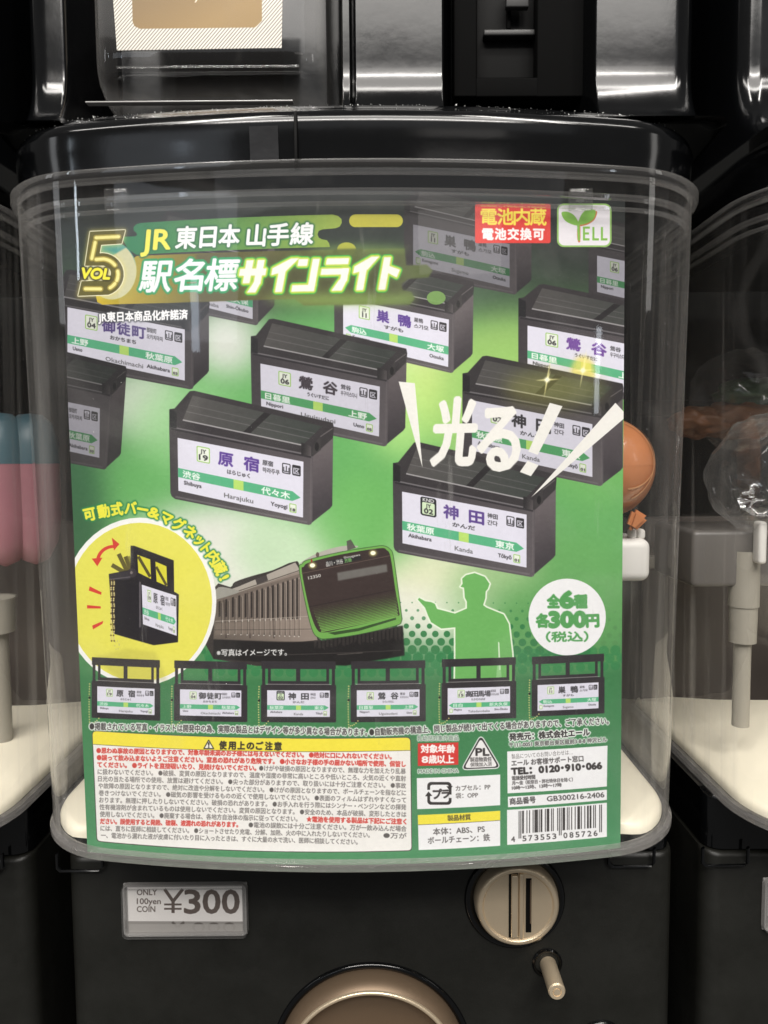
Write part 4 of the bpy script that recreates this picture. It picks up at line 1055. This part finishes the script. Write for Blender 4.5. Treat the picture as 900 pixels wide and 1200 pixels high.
# price window
def price_tex():
    pts = [P(x, y, YP-.003) for x, y in ((150, 1040), (283, 1040), (150, 1096), (283, 1096))]
    x0, x1, z1, z0 = min(p[0] for p in pts), max(p[0] for p in pts), max(p[2] for p in pts), min(p[2] for p in pts)
    K = 3.2*FPX/.42
    def f(p):
        p = np.atleast_2d(np.asarray(p, float)); q = np.array([P(a, b, YP-.003) for a, b in p])
        return np.stack([(q[:, 0]-x0)*K, (z1-q[:, 2])*K], 1)
    pr = Print((x1-x0)*K, (z1-z0)*K, f, 3.2, (238, 234, 231))
    g = (96, 84, 78)
    pr.fill([(140, 1081), (295, 1081.5), (295, 1100), (140, 1100)], (150, 146, 142))  # shade over the cut-off second row, painted into the print as grey
    for st, xa, xb, y in (('ONLY', 159.5, 183, 1050.5), ('100yen', 159.5, 187.5, 1061), ('COIN', 159.5, 181, 1070.2)):
        pr.text(st, xa, y, xb, y, 9.6, g, .15)
    for st, xa, xb in (('3', 215.5, 233.5), ('0', 237.5, 257), ('0', 260, 279.5)): pr.text(st, xa, 1071.6, xb, 1071.6, 39, g, .9)
    pr.line((192, 1043.5), (202.5, 1058.5), 3.8, g); pr.line((213.5, 1043.5), (201.5, 1058.5), 3.8, g); pr.line((202, 1057), (202, 1071.5), 3.8, g)
    pr.line((191.5, 1061.5), (212, 1061.5), 2.2, g); pr.line((191.5, 1066.6), (212, 1066.6), 2.2, g)
    g2 = (92, 86, 82)
    pr.line((201, 1082), (207, 1088), 3, g2); pr.line((215, 1082), (208, 1088), 3, g2)
    for cx in (232, 250, 268): pr.ell(cx, 1088, 7.5, 5.5, g2); pr.ell(cx, 1089, 4.5, 4, (150, 146, 142))
    pr.fill([(150, 1084.5), (285, 1084.5), (285, 1098), (150, 1098)], (170, 166, 162), .9)
    im = pr.image('price_print')
    return im, x0, x1, z0, z1
im, x0, x1, z0, z1 = price_tex()
a, b = P(142, 1039, YP-.004), P(289.5, 1098.5, YP-.004)
pw = box('price_window', a[0], b[0], YP-.0012, YP+.001, b[2], a[2], M_grey, tm, .0005)
def frame(name, x0, x1, z0, z1, y, w, h, m, parent, r=.0035):
    bm = bmesh.new(); loops = []
    for ins, yy in ((0, y), (.0006, y-h), (w, y-h), (w+.0008, y-h*.3)):
        pts = rrect(x0+ins, z0+ins, x1-ins, z1-ins, max(.0008, r-ins)); loops.append([bm.verts.new((p[0], yy, p[1])) for p in pts])
    n = len(loops[0])
    for A, B in zip(loops, loops[1:]):
        for i in range(n): bm.faces.new((A[i], A[(i+1) % n], B[(i+1) % n], B[i]))
    return bm_obj(name, bm, m, parent, True, 40)
frame('window_frame', a[0]-.0006, b[0]+.0006, b[2]-.0006, a[2]+.0006, YP-.0006, .0022, .0045, M_rim, pw)
frame('window_bezel', a[0]-.0004, b[0]+.0004, b[2]-.0004, a[2]+.0004, YP-.0003, .0014, .0026, M_grey, pw)
V = [(x0, YP-.0016, z0), (x1, YP-.0016, z0), (x1, YP-.0016, z1), (x0, YP-.0016, z1)]
mesh('price_card', V, [(0, 1, 2, 3)], image_mat('price_print', im, .5), pw, False, [(0, 0), (1, 0), (1, 1), (0, 1)])
V = [(a[0]+.001, YP-.0042, b[2]+.001), (b[0]-.001, YP-.0042, b[2]+.001), (b[0]-.001, YP-.0042, a[2]-.001), (a[0]+.001, YP-.0042, a[2]-.001)]
mesh('window_pane', V, [(0, 1, 2, 3)], M_lens, pw, False)

M_tape = mat('matte_tape', (.010, .010, .011), .28, spec=.5, bump=.2, bscale=120)
# the neighbour to the right carries the same price window, its left edge just in view
def copy_part(o, parent, shift):
    c_ = o.copy(); COL.objects.link(c_); c_.parent = parent
    if shift: c_.location = o.location+Vector((tr_.location.x-tm.location.x-(tr_.location.x-tm.location.x), 0, 0))
    for ch in o.children: copy_part(ch, c_, False)
copy_part(pw, tr_, True)
# ------------------------------------------------------------------ upper machines: moulded black body over the cases
def sstep(a, b, x): t = np.clip((x-a)/(b-a), 0, 1); return t*t*(3-2*t)
def upper_machine(dx, label, full=True):
    t = empty('upper_capsule_machine', (.0075+dx, .1, .327), label=label, cat='capsule machine', group='upper machines in a row')
    YU = .058
    X = lambda px, py=60: P(px, py, YU)[0]
    recs = [(X(88), X(388), .055, .0062), (X(411.5), X(415), .006, .0008), (X(526), X(691), .030, .0036)]
    soft = [(X(60), X(60), 0, 0)]
    xs = np.unique(np.concatenate([np.linspace(X(14), X(832), 420)]+[np.linspace(r[0]-.010, r[0]+.022, 48) for r in recs]+[np.linspace(r[1]-.022, r[1]+.010, 48) for r in recs]))
    zf, R = .3535, .045
    prof = [(YU-R*(1-math.cos(math.radians(90*i/22))) if 0 else YU-R+R*math.cos(math.radians(90*i/22)), zf+R-R*math.sin(math.radians(90*i/22))) for i in range(23)][::-1]
    prof = [(y_, z_) for y_, z_ in prof]
    zs = [p[1] for p in prof]+list(np.linspace(zf+R+.004, .50, 24)); ys = [p[0] for p in prof]+[YU]*24
    xl, xr = X(27), X(819)
    V, F = [], []
    for j, (y, z) in enumerate(zip(ys, zs)):
        wrec = sstep(zf, zf+.010, np.array(z))
        for x in xs:
            d = y
            for a_, b_, dep, s in recs:
                q_ = .014 if dep > .02 else 0; h_ = z-zf-.004; i_ = 0 if h_ >= q_ or not q_ else q_-math.sqrt(max(0, q_*q_-(q_-max(h_, 0))**2))
                m_ = sstep(a_-s+i_, a_+s+i_, x)*(1-sstep(b_-s-i_, b_+s-i_, x)); base = YU+dep
                if dep > .02: d = d*(1-m_)+max(d, base)*m_
                else: d = d+dep*m_
            # ribbed rounding at the outer edges
            e = min(x-xl, xr-x); rr = .012
            if e < rr: d += rr-math.sqrt(max(0, rr*rr-(rr-max(e, 0))**2)) if e > 0 else rr+(-e)*12
            V.append((x+dx, d, z))
    n = len(xs)
    for j in range(len(zs)-1):
        for i in range(n-1): F.append((j*n+i, j*n+i+1, (j+1)*n+i+1, (j+1)*n+i))
    body = mesh('moulded_body', V, F, M_gloss, t, True)
    L = []
    dz_ = -.0040
    L += [(-.040, .3575), (-.030, .3575), (-.016, .3575), (-.012, .3560)]+[(-.008+.008*math.sin(math.radians(q)), .3450+dz_*.3+.008*math.cos(math.radians(q))) for q in range(0, 91, 9)]
    L += [(-.0008, .3365), (-.0018, .3272)]+[(-.0038+.002*math.cos(math.radians(q)), .3258-.0016*math.sin(math.radians(q))*1.0) for q in range(0, 91, 30)]+[(-.03, .3242), (-.040, .3242)]
    sweep('lip', L, M_gloss, t, dx, back=.2, closed=False)
    if full:
        fp = [(x, y) for x, y in footprint(.0003) if P(288, 150, 0)[0] < x < P(343, 150, 0)[0]]
        V = [(x, y+o_, z) for z, o_ in ((.3275, .00145), (.3310, .0012), (.3345, .0009), (.3385, .0005), (.3425, .0001)) for x, y in fp]; k = len(fp)
        mesh('clear_tape', V, [(j*k+i, j*k+i+1, (j+1)*k+i+1, (j+1)*k+i) for j in range(4) for i in range(k-1)], M_tape, t, True)
    s = P(347, 150, -.004)
    x = s[0]+dx; y = float(bow(s[0]))-.0072
    if full:
        box('lip_seam', x-.0007, x+.0007, y-.0003, y+.008, .3250, .3475, M_dark, t, .0003)
    # dark ceiling of the case bay
    box('bay_roof', -.15+dx, .16+dx, .03, .28, .3295, .334, M_dark, t, 0)
    return t, recs
um, RECS = upper_machine(0, 'glossy black upper machine with gold card window above the middle case')
upper_machine(PITCH_X, 'glossy black upper machine at the top right corner, only its rounded edge in view', False)
upper_machine(-PITCH_X, 'glossy black upper machine at the top left corner, hardly in view', False)

M_chute = mat('chute_grey_plastic', (.03, .03, .03), .4, spec=.3)
# coin column of the upper machine
yc = .058+.026
def pbox(name, px0, px1, py0, py1, y, d, m, parent, bev=.0008):
    a, b = P(px0, py0, y), P(px1, py1, y)
    return box(name, a[0], b[0], y, y+d, b[2], a[2], m, parent, bev)
pbox('coin_column', 532, 558.5, -60, 113, .072, .012, M_shadow, um); pbox('coin_column', 630.5, 686, -60, 113, .072, .012, M_shadow, um); pbox('coin_column', 558, 631, 91, 113, .0722, .012, M_shadow, um)
pbox('coin_chute', 558, 631, -60, 92, .083, .004, M_dark, um)
pbox('chute_ledge', 567, 627, 34, 41, .077, .006, M_chute, um); pbox('chute_tab', 593, 620, -20, 8, .074, .004, M_chute, um); pbox('chute_stem', 594, 599, 8, 34, .080, .003, M_shadow, um)

# gold card and its small clear case in the recess
def gold_card():
    y = .070
    pts = [P(*q, y) for q in ((128, -60), (332, -60), (137, 59), (330, 56))]
    tlc, trc, blc, brc = pts
    x0, x1, z0, z1 = min(p[0] for p in pts), max(p[0] for p in pts), min(p[2] for p in pts), max(p[2] for p in pts)
    K = 3*FPX/.42
    def f(p):
        q = np.array([P(a, b, y) for a, b in np.atleast_2d(np.asarray(p, float))]); return np.stack([(q[:, 0]-x0)*K, (z1-q[:, 2])*K], 1)
    pr = Print((x1-x0)*K, (z1-z0)*K, f, 3, (226, 222, 212))
    for i in range(-30, 70): pr.line((110+i*4.05, 62), (110+i*4.05+110, -68), 1.1, (120, 112, 100), .9)
    pr.fill([(124, -60), (331, -60), (331, -52), (124, -52)], (226, 222, 212))
    pr.fill([(154, -70), (306, -70), (306, 24), (300, 30), (298, 31.5), (164, 33), (158, 30), (156, 25)], pr.grad((200, -30), (120, 92, 40), (230, 32), (150, 118, 58)), grow=.6)
    pr.text('Nadeyama', 200, -1, 256, -1.5, 17, (232, 222, 200), .2, shear=.2)
    im = pr.image('gold_print')
    V = [blc, brc, trc, tlc]; U = [((p[0]-x0)/(x1-x0), (p[2]-z0)/(z1-z0)) for p in V]
    V = [tuple(v) for v in V]; V += [(v[0], v[1]+.0008, v[2]) for v in V]
    o = mesh('gold_card', V, [(0, 1, 2, 3), (7, 6, 5, 4), (0, 4, 5, 1), (1, 5, 6, 2), (2, 6, 7, 3), (3, 7, 4, 0)], image_mat('gold_print', im, .4), None, False, U+U)
    tag(o, 'gold card with a hatched white border in the window of the upper machine', 'card')
gold_card()
def small_case():
    y = .056
    a, b = P(112, 30, y), P(368, 92, y)
    t = empty('window_case', ((a[0]+b[0])/2, y+.02, b[2]), label='small clear window case around the gold card, its rounded lower edge showing', cat='display case')
    x0, x1, z0, z1 = a[0], b[0], b[2], .47
    V, F = [], []
    rows = [(z1, 0), (z0+.014, 0), (z0+.008, .001), (z0+.003, .004), (z0, .010), (z0-.0005, .020), (z0-.0005, .05)]
    cols = [(x0-.006, .05), (x0-.005, .02), (x0-.003, .008), (x0, .003), (x0+.006, .0006), (x0+.014, 0), (x1-.014, 0), (x1-.006, .0006), (x1, .003), (x1+.003, .008), (x1+.005, .02), (x1+.006, .05)]
    for z, ins in rows:
        for x, dy in cols: V.append((x, y+ins+dy, z))
    n = len(cols)
    for j in range(len(rows)-1):
        for i in range(n-1): F.append((j*n+i, j*n+i+1, (j+1)*n+i+1, (j+1)*n+i))
    mesh('clear_front', V, F, M_rim if 0 else M_lens, t, True)
    c1, c2 = P(136, 78, y-.001), P(350, 76, y-.001)
    box('edge_ridge', c1[0], c2[0], y-.0008, y+.0002, c1[2]-.0003, c1[2]+.0003, M_rim, t, .0001)
    c1, c2 = P(100, 119.6, .03), P(343, 118.6, .03)
    bx = box('front_sill', c1[0], c2[0], .030, .034, c1[2]-.0002, c1[2]+.0004, M_grey, t, .0001)
small_case()

# ------------------------------------------------------------------ things inside the middle case
def ball(name, c, r, m, label, cat, group=None, band=True, split=None, m2=None, squash=1.0):
    t = empty(name, (c[0], c[1], c[2]-r), label=label, cat=cat, group=group)
    def half(nm, z0, z1, mm, rr):
        prof = []
        for i in range(17):
            a_ = z0+(z1-z0)*i/16; prof.append((rr*math.cos(a_), rr*math.sin(a_)*squash))
        V, F = [], []; n = 48
        for r_, h in prof:
            for i in range(n): V.append((c[0]+r_*math.cos(2*math.pi*i/n), c[1]+r_*math.sin(2*math.pi*i/n), c[2]+h))
        for j in range(16):
            for i in range(n): F.append((j*n+i, j*n+(i+1) % n, (j+1)*n+(i+1) % n, (j+1)*n+i))
        return mesh(nm, V, F, mm, t, True)
    half('upper_half', .045, math.pi/2-.01, m, r); half('lower_half', -math.pi/2+.01, .05, m2 or m, r*.997)
    return t
c = P(706, 548, .075); ball('toy_capsule', (c[0], .075, c[2]), .0283, M_orange, 'round orange capsule half hidden behind the right edge of the green card', 'capsule')
a, b = P(705, 631, .066), P(759, 680, .066)
tc_ = bpy.data.objects['toy_capsule']
q = P(746, 611, .058)
fb = bmesh.new(); bmesh.ops.create_cube(fb, size=1)
for v in fb.verts:
    k_ = 1-.5*(v.co.z < 0); v.co = Vector((v.co.x*.0105*k_, v.co.y*.006, v.co.z*.011)); v.co = Matrix.Rotation(math.radians(32), 3, 'Y') @ v.co+Vector((q[0], .060, q[2]))
bmesh.ops.bevel(fb, geom=fb.edges[:], offset=.0020, segments=4, affect='EDGES'); bm_obj('flap', fb, M_orange, tc_)
for sgn_, rr_ in ((1, .0288), (1, .0286)):
    V, F = [], []
    cc = (P(706, 548, .075)[0], .075, P(706, 548, .075)[2]); nn_ = 30
    for i in range(nn_+1):
        a_ = math.radians(-60+150*i/nn_); el = math.radians(-38+30*math.sin(a_)*(1 if rr_ > .0287 else .4))
        for dd in (-.02, .02): V.append((cc[0]+rr_*math.cos(a_)*math.cos(el+dd), cc[1]+rr_*math.sin(el+dd), cc[2]+rr_*math.sin(a_)*math.cos(el+dd)))
    for i in range(nn_): F.append((2*i, 2*i+1, 2*i+3, 2*i+2))
    mesh('crease', V, F, M_orange2, tc_)
t = empty('capsule_holder', ((a[0]+b[0])/2, .08, b[2]), label='white plastic holder with two pegs under the orange capsule', cat='holder')
box('holder_body', a[0], b[0], .060, .10, b[2], a[2], M_white, t, .005, 5)
for px_ in (741, 751):
    q = P(px_, 628, .068); box('peg', q[0]-.0022, q[0]+.0022, .066, .072, q[2]-.002, q[2]+.004, M_white, t, .0018)

# left case: stacked pink and blue capsules; right case: wrapped clear capsules, tray, post
M_pink = mat('pink_plastic', (.40, .17, .20), .4, cvar=.12); M_blue = mat('pale_blue_plastic', (.07, .14, .17), .4, cvar=.12)
def egg(c, r, h, name, label, group):
    t = empty(name, (c[0], c[1], c[2]-h), label=label, cat='capsule', group=group)
    def part(nm, prof, m):
        V, F = [], []; n = 32
        for r_, z in prof:
            for i in range(n):
                a_ = 2*math.pi*i/n; V.append((c[0]+r_*math.cos(a_), c[1]+r_*math.sin(a_), c[2]+z))
        for j in range(len(prof)-1):
            for i in range(n): F.append((j*n+i, j*n+(i+1) % n, (j+1)*n+(i+1) % n, (j+1)*n+i))
        mesh(nm, V, F, m, t, True)
    part('pink_half', [(r*.05, -h), (r*.5, -h*.93), (r*.85, -h*.7), (r, -h*.35), (r, h*.35)], M_pink)
    part('blue_half', [(r*1.01, h*.34), (r*.99, h*.6), (r*.8, h*.86), (r*.45, h*.98), (.0001, h)], M_blue)
for i, px_ in enumerate((-34, -6, 22)):
    c = P(px_, 575, .13); egg((c[0], .13+.01*i, c[2]), .0168, .050, 'egg_capsule', ['pink and pale blue egg capsule farthest left in the left case', 'pink and pale blue egg capsule in the left case, second from the glass edge', 'pink and pale blue egg capsule nearest the glass edge of the left case'][i], 'egg capsules in the left case')
def post(px_, y, ptop, pcol, pbot, rr, label):
    a = P(px_, ptop, y); b = P(px_, pcol, y); c2 = P(px_, pbot, y)
    t = empty('tray_post', (a[0], y, c2[2]), label=label, cat='post')
    def cyl(nm, r, z0, z1, m=M_wshade, r2=None):
        V, F = [], []; n = 32
        for z, r_ in ((z0, r), (z1, r2 or r)):
            for i in range(n): V.append((a[0]+r_*math.cos(2*math.pi*i/n), y+r_*math.sin(2*math.pi*i/n), z))
        for i in range(n): F.append((i, (i+1) % n, n+(i+1) % n, n+i))
        mesh(nm, V, F, m, t, True)
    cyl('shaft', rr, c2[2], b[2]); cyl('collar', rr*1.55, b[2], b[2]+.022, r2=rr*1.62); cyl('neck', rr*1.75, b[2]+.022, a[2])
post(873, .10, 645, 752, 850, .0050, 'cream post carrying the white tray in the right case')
post(-8, .13, 700, 740, 880, .0080, 'cream post standing in the left case')
a, b = P(818, 617, .10), P(960, 652, .10)
t = empty('white_tray', ((a[0]+b[0])/2, .12, b[2]), label='white tray with a raised corner lug in the right case', cat='tray')
box('tray_plate', a[0]-.005, b[0], .095, .16, a[2]-.036, a[2]-.002, M_tray, t, .003)
box('tray_lug', P(889, 600, .085)[0], P(899, 600, .085)[0], .083, .092, P(0, 668, .085)[2], P(0, 618, .085)[2], M_white, t, .002)
# crumpled clear capsules
def crumple(c, r, label, seed, m, squ=1.0):
    bm = bmesh.new(); bmesh.ops.create_icosphere(bm, subdivisions=5, radius=1)
    from mathutils import noise
    for v in bm.verts:
        d = noise.noise(v.co*2.2+Vector((seed, 0, 0)))*.10+noise.noise(v.co*5+Vector((0, seed, 0)))*.05
        v.co = Vector((c[0], c[1], c[2]))+Vector((v.co.x*(1+d), v.co.y*(1+d), v.co.z*(1+d)*squ))*r
    o = bm_obj('wrapped_capsule', bm, m, None, True, 180)
    tag(o, label, 'capsule', 'wrapped capsules in the right case')
c = P(905, 558, .10); crumple((c[0], .10, c[2]), .036, 'large crumpled clear capsule in front in the right case', 2.0, M_cap)
c = P(868, 470, .17); crumple((c[0], .17, c[2]), .034, 'clear capsule with green filling behind in the right case', 5.0, M_cap)
M_green = mat('green_filling', (.07, .13, .06), .5, bump=.6, bscale=120, cvar=.5); M_brown = mat('orange_brown_filling', (.22, .09, .035), .5, bump=.6, bscale=150, cvar=.5)
for px_, py_, r_, mm, lb in ((880, 462, .018, M_green, 'green lump inside the rear clear capsule'), (868, 492, .022, M_brown, 'orange brown lump under the rear clear capsule'), (825, 495, .018, M_brown, 'orange brown lump beside the glass of the right case')):
    c = P(px_, py_, .175); bm = bmesh.new(); bmesh.ops.create_icosphere(bm, subdivisions=4, radius=1)
    from mathutils import noise
    for v in bm.verts:
        d = noise.noise(v.co*3+Vector((px_, 0, 0)))*.3; v.co = Vector((c[0], .175, c[2]))+Vector((v.co.x*1.3, v.co.y, v.co.z*.6))*r_*(1+d)
    tag(bm_obj('toy_filling', bm, mm, None, True, 180), lb, 'toy')
# dark rear shelf bars seen in the side cases
for dx, l in ((PITCH_X, 'dark rear rail across the right case'),):
    o = box('rear_rail', -.16+dx, .17+dx, .225, .235, .226, .238, M_back, None, .002); tag(o, l, 'rail')

# ------------------------------------------------------------------ dust and specks
def specks(name, pts, smin, smax, m, label):
    V, F = [], []
    for p in pts:
        s = random.uniform(smin, smax)*random.choice((.5, .7, 1, 1)); b = len(V)
        for k in range(4): V.append(tuple(p[i]+random.uniform(-1, 1)*s for i in range(3)))
        F += [(b, b+1, b+2), (b, b+2, b+3), (b, b+3, b+1), (b+1, b+3, b+2)]
    o = mesh(name, V, F, m, None, False); tag(o, label, 'dust', kind='stuff')
M_dust = mat('white_dust', (.7, .7, .68), .5)
fp = footprint(0); mid = [q for q in fp if abs(q[0]) < .165]
def along(u):
    i = u*(len(mid)-1); j = min(int(i), len(mid)-2); f_ = i-j
    return mid[j][0]*(1-f_)+mid[j+1][0]*f_, mid[j][1]*(1-f_)+mid[j+1][1]*f_
pts = []
for _ in range(280):
    x, y = along(random.random()); d = random.uniform(.007, .0165); pts.append((x, y+d, (.3522+max(0, d-.008)*1.05 if d < .012 else .3562+(d-.012)*.4)+random.uniform(0, .0004)))
specks('dust', pts, .00015, .0006, M_dust, 'crumbs of dust and droplets along the ledge above the case')
pts = []
for _ in range(110):
    x, y = along(random.random()); pts.append((x, y-.0003, random.uniform(.05, .32)))
specks('dust', pts, .00008, .00022, M_dust, 'fine white dust specks on the front of the clear case')
